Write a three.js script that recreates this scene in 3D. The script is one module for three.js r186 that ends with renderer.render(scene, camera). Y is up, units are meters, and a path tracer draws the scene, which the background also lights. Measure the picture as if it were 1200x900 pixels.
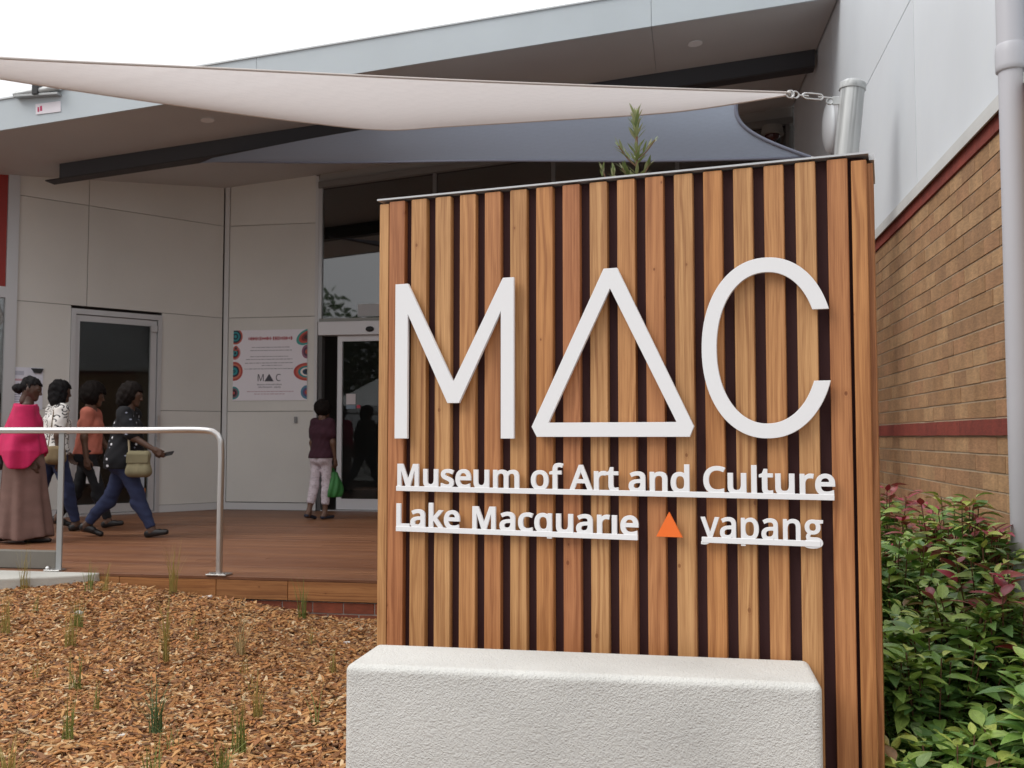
import * as THREE from 'three';
import { FontLoader } from 'three/addons/loaders/FontLoader.js';
import { RoundedBoxGeometry } from 'three/addons/geometries/RoundedBoxGeometry.js';
import { ConvexGeometry } from 'three/addons/geometries/ConvexGeometry.js';
import { mergeGeometries, toCreasedNormals } from 'three/addons/utils/BufferGeometryUtils.js';

// ------------------------------------------------------------------ camera, sky, sun, exposure
const R = THREE.MathUtils.degToRad;
const scene = new THREE.Scene();
const camera = new THREE.PerspectiveCamera(42.74, 4 / 3, 0.1, 900);
camera.position.set(0, 1.5, 0);
camera.rotation.order = 'YXZ';
camera.rotation.set(R(3.086), R(10.1), 0);
camera.focus = 3.4; camera.userData.fStop = 9;

const renderer = new THREE.WebGLRenderer({ antialias: true });
renderer.toneMapping = THREE.LinearToneMapping;
renderer.toneMappingExposure = 1.3;
renderer.shadowMap.enabled = true;

{ // overcast sky: bright even cloud, a little brighter overhead and towards the hidden sun
  const w = 128, h = 64, d = new Float32Array(w * h * 4), sun = new THREE.Vector3(-22, 26, 13).normalize();
  for (let j = 0; j < h; j++) for (let i = 0; i < w; i++) {
    const el = (j + 0.5) / h * Math.PI - Math.PI / 2, az = (i + 0.5) / w * Math.PI * 2;
    const v = new THREE.Vector3(Math.cos(az) * Math.cos(el), Math.sin(el), Math.sin(az) * Math.cos(el));
    const s = Math.max(0, v.y), g = Math.pow(0.5 + 0.5 * v.dot(sun), 1.5);
    const cl = 0.03 * Math.sin(az * 3 + el * 5) + 0.02 * Math.sin(az * 7 - el * 9);
    const L = v.y < -0.02 ? 0.35 : (0.37 + 0.25 * s + 1.02 * g + cl);
    d.set([L * 0.985, L * 0.993, L * 1.02, 1], (j * w + i) * 4);
  }
  const t = new THREE.DataTexture(d, w, h, THREE.RGBAFormat, THREE.FloatType);
  t.mapping = THREE.EquirectangularReflectionMapping; t.magFilter = THREE.LinearFilter; t.needsUpdate = true;
  scene.background = t; scene.environment = t;
}
const sunLight = new THREE.DirectionalLight(new THREE.Color(1, 0.965, 0.92), 1.4);
sunLight.position.set(-22, 26, 9); sunLight.target.position.set(0, 0, -4);
sunLight.castShadow = true; sunLight.shadow.radius = 64;
Object.assign(sunLight.shadow.camera, { left: -20, right: 20, top: 20, bottom: -20, near: 1, far: 90 });
sunLight.shadow.mapSize.set(2048, 2048);
scene.add(sunLight, sunLight.target);

// ------------------------------------------------------------------ helpers
function rng(seed) { let s = seed >>> 0; return () => { s = (s + 0x6d2b79f5) | 0; let t = Math.imul(s ^ (s >>> 15), 1 | s); t = (t + Math.imul(t ^ (t >>> 7), 61 | t)) ^ t; return ((t ^ (t >>> 14)) >>> 0) / 4294967296; }; }
const names = new Map();
function numbered(n) { const k = names.get(n) || 0; names.set(n, k + 1); return k ? `${n}_${String(k).padStart(3, '0')}` : n; }
function tag(o, label, category, group) { o.userData.label = label; o.userData.category = category; if (group) o.userData.group = group; return o; }
function thing(name, label, category, pos = [0, 0, 0], turn = 0, group) {
  const o = new THREE.Group(); o.name = numbered(name); o.position.set(...pos); o.rotation.y = turn; scene.add(o);
  return tag(o, label, category, group);
}
function part(name, geo, mat, parent) { const m = new THREE.Mesh(geo, mat); m.name = name; m.castShadow = m.receiveShadow = true; parent.add(m); return m; }
function solo(name, geo, mat, label, category, group) { const m = part(numbered(name), geo, mat, scene); return tag(m, label, category, group); }
function struct(name, geo, mat) { const m = part(numbered(name), geo, mat, scene); m.userData.kind = 'structure'; return m; }
const lin = (r, g, b) => new THREE.Color().setRGB(r, g, b);
function mat(r, g, b, o = {}) { return new THREE.MeshStandardMaterial({ color: lin(r, g, b), roughness: 0.7, ...o }); }
function phys(r, g, b, o = {}) { return new THREE.MeshPhysicalMaterial({ color: lin(r, g, b), roughness: 0.7, ...o }); }
// uv in metres from the dominant axis of each face; v runs along the long axis
function uvm(g, long = 'y', ou = 0, ov = 0) {
  if (g.index) g = g.toNonIndexed();
  const p = g.attributes.position, uv = new Float32Array(p.count * 2), a = new THREE.Vector3(), b = new THREE.Vector3(), c = new THREE.Vector3(), n = new THREE.Vector3();
  for (let i = 0; i < p.count; i += 3) {
    a.fromBufferAttribute(p, i); b.fromBufferAttribute(p, i + 1); c.fromBufferAttribute(p, i + 2);
    n.subVectors(b, a).cross(c.clone().sub(a)); const X = Math.abs(n.x), Y = Math.abs(n.y), Z = Math.abs(n.z);
    [a, b, c].forEach((q, k) => {
      let u, v;
      if (long === 'y') { if (X >= Y && X >= Z) { u = q.z; v = q.y; } else if (Y >= Z) { u = q.x; v = q.z; } else { u = q.x; v = q.y; } }
      else if (long === 'x') { v = q.x; u = Z >= Y ? q.y : q.z; if (X > Y && X > Z) { u = q.z; v = q.y; } }
      else { v = q.z; u = X >= Y ? q.y : q.x; if (Z > X && Z > Y) { u = q.x; v = q.y; } }
      uv[(i + k) * 2] = u + ou; uv[(i + k) * 2 + 1] = v + ov;
    });
  }
  g.setAttribute('uv', new THREE.BufferAttribute(uv, 2)); return g;
}
function bx(x0, x1, y0, y1, z0, z1, long = 'y', ou = 0, ov = 0) {
  const g = new THREE.BoxGeometry(x1 - x0, y1 - y0, z1 - z0); g.translate((x0 + x1) / 2, (y0 + y1) / 2, (z0 + z1) / 2); return uvm(g, long, ou, ov);
}
function rbx(x0, x1, y0, y1, z0, z1, r = 0.004, long = 'y', ou = 0, ov = 0) {
  const g = new RoundedBoxGeometry(x1 - x0, y1 - y0, z1 - z0, 1, r); g.translate((x0 + x1) / 2, (y0 + y1) / 2, (z0 + z1) / 2); return uvm(g, long, ou, ov);
}
const V = (x, y, z) => new THREE.Vector3(x, y, z);
function tube(pts, r, seg = 24, rad = 10, closed = false) { return new THREE.TubeGeometry(new THREE.CatmullRomCurve3(pts.map(p => V(...p)), closed, 'centripetal'), seg, r, rad, closed); }
function cyl(a, b, r0, r1 = r0, seg = 20) {
  const A = V(...a), B = V(...b), d = B.clone().sub(A), g = new THREE.CylinderGeometry(r1, r0, d.length(), seg);
  g.applyQuaternion(new THREE.Quaternion().setFromUnitVectors(V(0, 1, 0), d.clone().normalize())); g.translate((A.x + B.x) / 2, (A.y + B.y) / 2, (A.z + B.z) / 2); return g;
}
const strip = (g) => { g = g.index ? g.toNonIndexed() : g; for (const k of Object.keys(g.attributes)) if (!['position', 'normal', 'uv'].includes(k)) g.deleteAttribute(k); return g; };
const merge = (a) => mergeGeometries(a.map(strip));
const lerp = (a, b, t) => a + (b - a) * t, clamp = (x, a = 0, b = 1) => Math.min(b, Math.max(a, x));

// periodic value noise
function hash(x, y, s) { let h = Math.imul(x, 374761393) ^ Math.imul(y, 668265263) ^ Math.imul(s, 2147483647); h = Math.imul(h ^ (h >>> 13), 1274126177); return ((h ^ (h >>> 16)) >>> 0) / 4294967296; }
function vn(x, y, px, py, s) {
  const xi = Math.floor(x), yi = Math.floor(y), fx = x - xi, fy = y - yi, u = fx * fx * (3 - 2 * fx), v = fy * fy * (3 - 2 * fy), m = (a, n) => ((a % n) + n) % n;
  const a = hash(m(xi, px), m(yi, py), s), b = hash(m(xi + 1, px), m(yi, py), s), c = hash(m(xi, px), m(yi + 1, py), s), d = hash(m(xi + 1, px), m(yi + 1, py), s);
  return lerp(lerp(a, b, u), lerp(c, d, u), v);
}
function fbm(x, y, px, py, s, oct = 4) { let t = 0, a = 0.5; for (let o = 0; o < oct; o++) { t += a * vn(x, y, px, py, s + o * 17); x *= 2; y *= 2; px *= 2; py *= 2; a *= 0.5; } return t / (1 - Math.pow(0.5, oct)); }
function tex(w, h, f, { srgb = false, rx = 1, ry = 1 } = {}) {
  const d = new Uint8Array(w * h * 4);
  for (let y = 0; y < h; y++) for (let x = 0; x < w; x++) { const c = f(x / w, y / h); const o = (y * w + x) * 4; for (let k = 0; k < 3; k++) d[o + k] = clamp(c[k] ?? c[0]) * 255; d[o + 3] = 255; }
  const t = new THREE.DataTexture(d, w, h); t.wrapS = t.wrapT = THREE.RepeatWrapping; t.magFilter = t.minFilter = THREE.LinearFilter; if (srgb) t.colorSpace = THREE.SRGBColorSpace; t.repeat.set(rx, ry); t.needsUpdate = true; return t;
}
function canvasTex(w, h, draw) { const c = document.createElement('canvas'); c.width = w; c.height = h; draw(c.getContext('2d'), w, h); const t = new THREE.CanvasTexture(c); t.colorSpace = THREE.SRGBColorSpace; t.magFilter = THREE.LinearFilter; return t; }

// ------------------------------------------------------------------ materials
// wood: fine fibres stretched along v, growth bands, a few dark gum streaks; covers 0.30 m x 2.2 m
function woodTex(seed, contrast = 1) {
  const streak = []; const r = rng(seed * 7 + 3); for (let i = 0; i < 9; i++) streak.push([r(), r(), 0.015 + 0.03 * r(), 0.0012 + 0.002 * r()]);
  const knots = []; for (let i = 0; i < 5; i++) knots.push([r(), r(), 0.003 + 0.004 * r()]);
  return tex(512, 1024, (u, v) => {
    const warp = 0.9 * (fbm(u * 4, v * 5, 4, 5, seed, 3) - 0.5);
    const band = fbm(u * 26 + warp * 4, v * 2, 26, 2, seed + 5, 3);
    const fig = fbm(u * 9 + warp * 5, v * 12, 9, 12, seed + 8, 3);
    const fib = vn(u * 256, v * 40, 256, 40, seed + 9), fib2 = vn(u * 128, v * 14, 128, 14, seed + 12);
    let t = 0.6 + 0.72 * contrast * (0.9 * (band - 0.5) + 0.35 * (fig - 0.5) + 0.28 * (fib - 0.5) + 0.3 * (fib2 - 0.5));
    for (const [a, b, l, q] of streak) { const dy = Math.abs(v - b) / l; if (dy < 1) { const dx = Math.abs(u - a - 0.003 * Math.sin(v * 90)) / (q * (1 - dy * dy)); if (dx < 1) t -= 0.55 * (1 - dx) * contrast; } }
    for (const [a, b, q] of knots) { const d = Math.hypot((u - a) * 0.3, (v - b) * 2.2 * 0.7) / q; if (d < 1) t -= 0.8 * (1 - d * d); else if (d < 3) t -= 0.16 * (3 - d) / 2 * (0.5 + 0.5 * Math.sin(d * 9)); }
    t = clamp(t); const k = t * t * (3 - 2 * t);
    return [lerp(0.66, 1.0, k), lerp(0.56, 0.99, k), lerp(0.46, 0.95, k)];
  }, { srgb: true, rx: 1 / 0.3, ry: 1 / 2.2 });
}
const wood = [woodTex(11), woodTex(29), woodTex(53)];
const signWood = [[0.577, 0.292, 0.124], [0.52, 0.235, 0.099], [0.577, 0.317, 0.141], [0.496, 0.211, 0.094], [0.553, 0.26, 0.099], [0.594, 0.333, 0.154]].map((c, i) => mat(...c, { map: wood[i % 3], roughness: 0.5, bumpMap: wood[i % 3], bumpScale: 0.0004 }));
const deckWood = [[0.27, 0.125, 0.066], [0.23, 0.10, 0.052], [0.31, 0.148, 0.078], [0.25, 0.116, 0.064]].map((c, i) => mat(...c, { map: wood[i % 3], roughness: 0.46 }));
const fasciaWood = [[0.40, 0.18, 0.062], [0.36, 0.165, 0.06], [0.43, 0.2, 0.075]].map((c, i) => mat(...c, { map: wood[i], roughness: 0.6 }));
const stain = mat(0.045, 0.013, 0.014, { roughness: 0.8 });
const letterWhite = phys(0.79, 0.79, 0.80, { roughness: 0.45 });
const orangePaint = mat(0.85, 0.16, 0.02, { roughness: 0.45 });
const fine = tex(256, 256, (u, v) => { const n = fbm(u * 32, v * 32, 32, 32, 3, 3); return [n, n, n]; }, { rx: 4, ry: 4 });
const mottle = tex(256, 256, (u, v) => { const n = 0.94 + 0.06 * fbm(u * 3, v * 3, 3, 3, 31, 6); return [n, n, n * 0.995]; }, { srgb: true, rx: 0.45, ry: 0.45 });
const stuccoBump = tex(512, 512, (u, v) => { const a = fbm(u * 64, v * 64, 64, 64, 71, 3), b = fbm(u * 20, v * 20, 20, 20, 75, 4); const c2 = fbm(u * 110, v * 110, 110, 110, 79, 2), n = clamp(0.5 + (a - 0.5) * 0.9 + (c2 - 0.5) * 0.7 + (b - 0.5) * 0.5); return [n, n, n]; }, { rx: 1 / 0.32, ry: 1 / 0.32 });
const stuccoCol = tex(256, 256, (u, v) => { const n = 0.86 + 0.14 * fbm(u * 4, v * 4, 4, 4, 77, 6); return [n, n, n * 0.985]; }, { srgb: true, rx: 0.8, ry: 0.8 });
const stucco = mat(0.70, 0.695, 0.68, { roughness: 0.92, map: stuccoCol, bumpMap: stuccoBump, bumpScale: 0.0026 });
const panelGrey = mat(0.735, 0.72, 0.685, { roughness: 0.7, map: mottle, bumpMap: fine, bumpScale: 0.0004 });
const trimGrey = mat(0.62, 0.62, 0.62, { roughness: 0.55 });
const alu = mat(0.55, 0.55, 0.56, { roughness: 0.42, metalness: 0.35 });
const darkGap = mat(0.16, 0.155, 0.15, { roughness: 0.9 });
const soffitM = mat(0.535, 0.53, 0.53, { roughness: 0.75, map: mottle });
const fasciaM = mat(0.52, 0.575, 0.615, { roughness: 0.5, map: mottle });
const beamM = mat(0.05, 0.052, 0.06, { roughness: 0.6 });
const cladM = mat(0.755, 0.80, 0.85, { roughness: 0.5, map: mottle });
const galvTex = tex(256, 512, (u, v) => { const n = 0.72 + 0.32 * fbm(u * 9, v * 9, 9, 9, 41, 4) - 0.22 * Math.max(0, fbm(u * 24, v * 2, 24, 2, 44, 3) - 0.55) * 3; return [n, n, n]; }, { srgb: true });
const galv = mat(0.66, 0.68, 0.68, { roughness: 0.5, metalness: 0.35, map: galvTex });
const steel = mat(0.62, 0.61, 0.60, { roughness: 0.34, metalness: 0.95 });
const steelDull = mat(0.36, 0.37, 0.37, { roughness: 0.45, metalness: 0.6 });
const glassClear = phys(0.9, 0.93, 0.93, { transmission: 1, thickness: 0, roughness: 0.02, ior: 1.32 });
const glassCoat = phys(0.55, 0.56, 0.55, { transmission: 1, thickness: 0, roughness: 0.02, ior: 2.35 });
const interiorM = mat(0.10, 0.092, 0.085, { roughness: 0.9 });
const black = mat(0.018, 0.018, 0.02, { roughness: 0.55 });
const brickTex = tex(256, 256, (u, v) => { const n = 0.72 + 0.2 * fbm(u * 9, v * 9, 9, 9, 91, 4) + 0.12 * vn(u * 90, v * 20, 90, 20, 95) - 0.25 * Math.max(0, vn(u * 60, v * 60, 60, 60, 99) - 0.8); return [n, n * 0.98, n * 0.95]; }, { srgb: true, rx: 1 / 0.5, ry: 1 / 0.5 });
const brickM = [[0.48, 0.295, 0.16], [0.42, 0.25, 0.13], [0.52, 0.33, 0.18], [0.46, 0.265, 0.145], [0.40, 0.24, 0.132]].map(c => mat(...c, { map: brickTex, roughness: 0.9, bumpMap: brickTex, bumpScale: 0.002 }));
const redBrickM = [[0.30, 0.06, 0.042], [0.26, 0.052, 0.038]].map(c => mat(...c, { map: brickTex, roughness: 0.85, bumpMap: brickTex, bumpScale: 0.0015 }));
const plinthM = [[0.32, 0.085, 0.045], [0.28, 0.075, 0.04], [0.35, 0.1, 0.05]].map(c => mat(...c, { map: brickTex, roughness: 0.9 }));
const mortarM = mat(0.42, 0.33, 0.23, { roughness: 0.95 });
const paleMortar = mat(0.5, 0.46, 0.42, { roughness: 0.95 });

// ------------------------------------------------------------------ ground
const pave = tex(256, 256, (u, v) => { const n = 0.75 + 0.25 * fbm(u * 8, v * 8, 8, 8, 121, 5); return [n, n, n]; }, { srgb: true, rx: 0.3, ry: 0.3 });
{ const g = new THREE.PlaneGeometry(800, 800); g.rotateX(-Math.PI / 2); struct('ground', uvm(g), mat(0.26, 0.25, 0.235, { map: pave, roughness: 0.95 })); }
const hump = (x, z) => { const t = clamp((-z - 3.2) / 3.6), s = clamp((-x - 2.6) / 1.9); return 0.115 + 0.03 * t + 0.235 * t * t * s * (1.4 - 0.4 * s) + 0.022 * (vn(x * 2.2 + 50, z * 2.2 + 50, 999, 999, 5) - 0.5) + 0.012 * (vn(x * 7 + 50, z * 7 + 50, 999, 999, 6) - 0.5); };
const mulchTex = tex(512, 512, (u, v) => { const a = fbm(u * 22, v * 30, 22, 30, 131, 4), b = vn(u * 90, v * 120, 90, 120, 135); const k = clamp((a - 0.3) * 1.6 + (b - 0.5) * 0.5); return [lerp(0.25, 0.66, k), lerp(0.15, 0.44, k), lerp(0.09, 0.27, k)]; }, { srgb: true, rx: 1.4, ry: 1.4 });
{ // mulch bed in front of the deck and behind the sign
  const nx = 110, nz = 60, g = new THREE.PlaneGeometry(12, 5.2, nx, nz); g.rotateX(-Math.PI / 2); g.translate(-4.56, 0, -4.36);
  const p = g.attributes.position; for (let i = 0; i < p.count; i++) p.setY(i, hump(p.getX(i), p.getZ(i))); g.computeVertexNormals();
  const bed = struct('mulch_bed', uvm(g), mat(0.55, 0.5, 0.48, { map: mulchTex, roughness: 1 })); bed.material.color.set(0xffffff);
}
{ // loose bark chips
  const r = rng(5), N = 82000, geo = new THREE.BoxGeometry(1, 0.16, 0.34, 2, 1, 1), p = geo.attributes.position;
  for (let i = 0; i < p.count; i++) { const x = p.getX(i), z = p.getZ(i), e = Math.abs(x) > 0.4; p.setXYZ(i, x + 0.12 * Math.sin(z * 31 + x), p.getY(i) * (e ? 0.55 : 1) + 0.07 * (1 - 4 * x * x), z * (e ? (x > 0 ? 0.45 : 0.75) : 1)); }
  geo.computeVertexNormals();
  const chips = new THREE.InstancedMesh(geo, mat(1, 1, 1, { roughness: 0.9 }), N), q = new THREE.Object3D(), c = new THREE.Color();
  const pal = [[0.47, 0.23, 0.08], [0.41, 0.185, 0.058], [0.54, 0.29, 0.11], [0.28, 0.12, 0.043], [0.15, 0.067, 0.03], [0.60, 0.36, 0.165], [0.36, 0.155, 0.062], [0.48, 0.2, 0.066], [0.64, 0.47, 0.28], [0.42, 0.19, 0.066], [0.24, 0.11, 0.05]];
  let n = 0;
  while (n < N) {
    const t = r(), z = -3.0 - 3.95 * Math.pow(t, 0.8), x = -0.9 - r() * 6.6;
    if (x < -0.9 + 0.86 * (z) * 0 && x < z * 0.9 - 0.6) continue; // outside the wedge that the place is seen through
    if (z > -3.24 && x > -1.09) continue;
    const big = r() < 0.05, sx = big ? 0.06 + 0.045 * r() : 0.013 + 0.044 * Math.pow(r(), 2) + 0.012 * r();
    q.position.set(x, hump(x, z) + 0.004 + 0.016 * r(), z); q.rotation.set((r() - 0.5) * 0.9, r() * 6.28, (r() - 0.5) * 0.7); q.scale.set(sx, 0.026 + 0.03 * r(), (big ? 0.04 : 0.018) + 0.034 * r()); q.updateMatrix();
    chips.setMatrixAt(n, q.matrix);
    const k = pal[Math.floor(Math.pow(r(), 1.15) * pal.length) % pal.length], s = 0.62 + 0.42 * r(); c.setRGB(k[0] * s, k[1] * s, k[2] * s); chips.setColorAt(n, c); n++;
  }
  chips.name = 'wood_chips'; chips.userData.kind = 'stuff'; tag(chips, 'orange brown bark chips spread over the garden bed in front of the deck', 'mulch'); chips.castShadow = chips.receiveShadow = true; scene.add(chips);
}

// ------------------------------------------------------------------ museum building: walls, glazing, roof
const FZ = -13.37, SOFF = (x, z) => 5.47 + 0.0899 * x + 0.075 * (-9.3 - z);
const museum = thing('museum_building', 'pale grey panelled museum entrance under a wide sloping metal roof', 'building');
{
  // facade left of the glazing: stacked wall panels with open joints, a dark backing behind them
  const seams = [0.56, 1.87, 3.24, 4.6], top = (x) => SOFF(x, FZ) + 0.02;
  part('wall_backing', bx(-6.60, -5.27, 0.45, 5.35, FZ - 0.2, FZ - 0.025), darkGap, museum);
  for (let i = 0; i < 4; i++) {
    const y0 = seams[i] + 0.0035, y1 = i < 3 ? seams[i + 1] - 0.0035 : 5.34;
    part('wall_panel', rbx(-6.60, -5.275, y0, y1, FZ - 0.024, FZ, 0.003, 'y', i * 1.3, 0), panelGrey, museum);
  }
  part('skirting', bx(-6.62, -5.27, 0.452, 0.552, FZ - 0.02, FZ + 0.012), trimGrey, museum);
  part('corner_trim', bx(-6.675, -6.605, 0.452, 5.3, FZ - 0.02, FZ + 0.015), trimGrey, museum);
  part('jamb_trim', bx(-5.268, -5.225, 0.452, 5.28, FZ - 0.05, FZ + 0.02), trimGrey, museum);
  part('intercom', rbx(-5.56, -5.515, 1.70, 1.79, FZ + 0.002, FZ + 0.03, 0.006), mat(0.25, 0.25, 0.25), museum);
  // angled side wing with the open glass door: local x runs from the corner towards the viewer's left
  const side = (s, dz = 0) => [-6.674 - 0.615 * s + 0.788 * dz, FZ + 0.788 * s + 0.615 * dz];
  const turnSide = Math.atan2(-0.788, -0.615); // local +x -> (-0.615, 0.788)
  const place = (g) => { g = g.clone(); g.rotateY(turnSide); g.translate(-6.674, 0, FZ); return g; };
  const sb = (s0, s1, y0, y1, d0, d1, ou = 0) => place(bx(s0, s1, y0, y1, -d1, -d0, 'y', ou)); // d = depth in front of the wall face; local -z faces the viewer
  const ys = [0.552, 1.87, 3.24, 4.6, 5.3];
  part('side_wall_backing', sb(0.02, 0.92, 0.45, 5.3, -0.2, -0.026), darkGap, museum);
  part('side_wall_backing', sb(2.16, 2.82, 0.45, 5.2, -0.2, -0.026), darkGap, museum);
  part('side_wall_backing', sb(0.92, 2.16, 3.25, 5.2, -0.2, -0.026), darkGap, museum);
  for (let i = 0; i < 4; i++) {
    const a = ys[i] + 0.0035, b = i === 3 ? 5.22 : ys[i + 1] - 0.0035;
    if (i < 2) { part('wall_panel', sb(0.03, 0.925, a, b, -0.024, 0, i), panelGrey, museum); part('wall_panel', sb(2.152, 2.815, a, b, -0.024, 0, 2 + i), panelGrey, museum); }
    else { part('wall_panel', sb(0.03, 1.948, a, b, -0.024, 0, i), panelGrey, museum); part('wall_panel', sb(1.956, 2.815, a, b, -0.024, 0, 4 + i), panelGrey, museum); }
  }
  part('skirting', sb(0.03, 0.925, 0.452, 0.55, -0.02, 0.012), trimGrey, museum);
  part('skirting', sb(2.155, 2.815, 0.452, 0.55, -0.02, 0.012), trimGrey, museum);
  // the glass door in the side wing
  const door = part('glass_door', merge([sb(0.93, 0.985, 0.455, 3.2, -0.1, 0.02), sb(2.09, 2.148, 0.455, 3.2, -0.1, 0.02), sb(0.985, 2.09, 3.13, 3.2, -0.1, 0.02), sb(0.985, 2.09, 0.452, 0.478, -0.1, 0.012)]), alu, museum);
  part('door_leaf_frame', merge([sb(0.995, 1.075, 0.485, 3.12, -0.06, -0.01), sb(2.03, 2.082, 0.485, 3.12, -0.06, -0.01), sb(1.075, 2.03, 3.04, 3.12, -0.06, -0.01), sb(1.075, 2.03, 0.485, 0.60, -0.06, -0.01)]), alu, door);
  part('pane', sb(1.075, 2.03, 0.60, 3.04, -0.04, -0.034), glassClear, door);
  part('door_closer', sb(1.0, 1.09, 2.96, 3.05, 0.0, 0.035), alu, door);
  part('door_handle', merge([sb(0.965, 0.985, 1.45, 1.80, 0.045, 0.065), sb(0.967, 0.983, 1.47, 1.49, 0.018, 0.05), sb(0.967, 0.983, 1.76, 1.78, 0.018, 0.05)]), steel, door);
  part('door_sticker', sb(1.12, 1.235, 0.80, 0.99, -0.033, -0.0315), mat(0.42, 0.45, 0.5), door);
  part('door_sticker', sb(1.10, 1.245, 0.62, 0.79, -0.033, -0.0315), mat(0.48, 0.17, 0.035), door).userData.label = 'orange sticker low on the glass';
  // window at the far left edge, with a dark red panel above it
  const win = part('side_window', merge([sb(2.82, 2.955, 0.452, 5.18, -0.06, 0.03), sb(2.955, 5.0, 3.26, 3.40, -0.06, 0.03), sb(2.955, 5.0, 0.452, 0.55, -0.06, 0.03)]), alu, museum);
  part('pane', sb(2.955, 5.0, 0.55, 3.26, -0.02, -0.014), glassCoat, win);
  part('red_panel', sb(2.956, 5.0, 3.40, 4.84, -0.03, 0), mat(0.30, 0.022, 0.014, { roughness: 0.5 }), win);
  part('frame_head', sb(2.955, 5.0, 4.84, 5.0, -0.05, 0.02), alu, win);

  // glazed entrance wall
  const head = (x) => 5.10 + 0.087 * (x + 5.2);
  const quadBox = (x0, x1, ya0, ya1, yb0, yb1, z0, z1) => { // box whose bottom (a) and top (b) slope along x
    const s = new THREE.Shape([[x0, ya0], [x1, ya1], [x1, yb1], [x0, yb0]].map(p => new THREE.Vector2(...p)));
    const g = new THREE.ExtrudeGeometry(s, { depth: z1 - z0, bevelEnabled: false }); g.translate(0, 0, z0); return uvm(g);
  };
  part('lintel', quadBox(-5.22, 1.43, head(-5.22) + 0.1, head(1.43) + 0.1, SOFF(-5.22, FZ) + 0.03, SOFF(1.43, FZ) + 0.03, FZ - 0.2, FZ), mat(0.33, 0.31, 0.29), museum);
  const mull = [-5.2, -3.5, -1.8, -0.1, 1.36];
  const glz = part('window_wall', quadBox(-5.22, 1.43, head(-5.22), head(1.43), head(-5.22) + 0.09, head(1.43) + 0.09, FZ - 0.08, FZ + 0.05), mat(0.2, 0.19, 0.18), museum);
  for (const x of mull) part('mullion', bx(x - 0.025, x + 0.03, 3.155, head(x), FZ - 0.08, FZ + 0.012), x < -5 ? alu : mat(0.16, 0.155, 0.15), glz);
  for (let i = 0; i < 4; i++) part('pane', quadBox(mull[i] + 0.03, mull[i + 1] - 0.025, 3.155, 3.155, head(mull[i]), head(mull[i + 1]), FZ - 0.03, FZ - 0.022), glassCoat, glz);
  part('sill', bx(-5.2, 1.43, 3.155, 3.20, FZ - 0.02, FZ + 0.02), mat(0.3, 0.3, 0.28), glz);
  part('window_notice', bx(-4.63, -4.2, 3.22, 3.40, FZ - 0.018, FZ - 0.015), mat(0.45, 0.45, 0.46), glz);
  const ent = part('sliding_door', rbx(-5.2, 1.43, 2.955, 3.15, FZ - 0.12, FZ + 0.06, 0.008), mat(0.72, 0.72, 0.74, { roughness: 0.4 }), museum);
  part('sensor', new THREE.SphereGeometry(0.045, 16, 10).scale(1.4, 0.9, 0.7).translate(-4.42, 3.03, FZ + 0.07), black, ent);
  part('door_jamb', bx(-5.2, -5.15, 0.452, 2.955, FZ - 0.1, FZ + 0.02), mat(0.1, 0.1, 0.1), ent);
  part('door_track', bx(-5.15, 1.4, 0.451, 0.462, FZ - 0.1, FZ + 0.03), alu, ent);
  const leaf = (x0, x1) => {
    const z0 = FZ - 0.07, z1 = FZ - 0.02;
    const f = part('door_leaf', merge([bx(x0, x0 + 0.07, 0.47, 2.95, z0, z1), bx(x1 - 0.07, x1, 0.47, 2.95, z0, z1), bx(x0 + 0.07, x1 - 0.07, 0.47, 0.62, z0, z1), bx(x0 + 0.07, x1 - 0.07, 2.87, 2.95, z0, z1)]), mat(0.68, 0.68, 0.7, { roughness: 0.4 }), ent);
    return f;
  };
  leaf(-4.93, -3.72); leaf(-3.7, -2.5);
  part('pane', bx(-4.86, -3.79, 0.62, 2.87, FZ - 0.05, FZ - 0.042), glassClear, ent);
  part('pane', bx(-3.63, -2.57, 0.62, 2.87, FZ - 0.05, FZ - 0.042), glassClear, ent);
  part('pane', bx(-2.48, 1.4, 0.5, 2.95, FZ - 0.05, FZ - 0.042), glassClear, ent);
  part('door_notice', bx(-4.80, -4.66, 1.965, 2.115, FZ - 0.041, FZ - 0.038), mat(0.6, 0.55, 0.56), ent);
  part('door_notice', bx(-4.80, -4.66, 1.90, 1.955, FZ - 0.041, FZ - 0.038), mat(0.2, 0.26, 0.32), ent).userData.label = 'blue grey strip under the white notice';
  part('door_notice', bx(-4.64, -4.59, 1.91, 1.955, FZ - 0.041, FZ - 0.038), mat(0.5, 0.06, 0.09), ent).userData.label = 'small red sticker on the door glass';
  // dim interior
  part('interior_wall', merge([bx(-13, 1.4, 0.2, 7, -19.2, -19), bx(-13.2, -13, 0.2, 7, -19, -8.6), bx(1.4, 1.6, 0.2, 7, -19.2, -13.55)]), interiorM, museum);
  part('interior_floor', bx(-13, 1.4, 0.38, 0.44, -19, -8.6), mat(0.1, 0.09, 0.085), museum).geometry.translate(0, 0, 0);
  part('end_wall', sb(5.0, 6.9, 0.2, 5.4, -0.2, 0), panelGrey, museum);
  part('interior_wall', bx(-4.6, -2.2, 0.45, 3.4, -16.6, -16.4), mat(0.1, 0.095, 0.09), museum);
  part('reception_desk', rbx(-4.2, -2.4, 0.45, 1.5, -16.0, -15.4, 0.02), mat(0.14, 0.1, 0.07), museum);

  // roof: soffit sheets, fascia panels with joints, steel beam
  const slab = (x0, x1, z0, z1, lo, hi) => { // sloping slab
    const P = []; for (const x of [x0, x1]) for (const z of [z0, z1]) P.push(V(x, SOFF(x, z) + lo, z), V(x, SOFF(x, z) + hi, z)); return uvm(new ConvexGeometry(P));
  };
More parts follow.
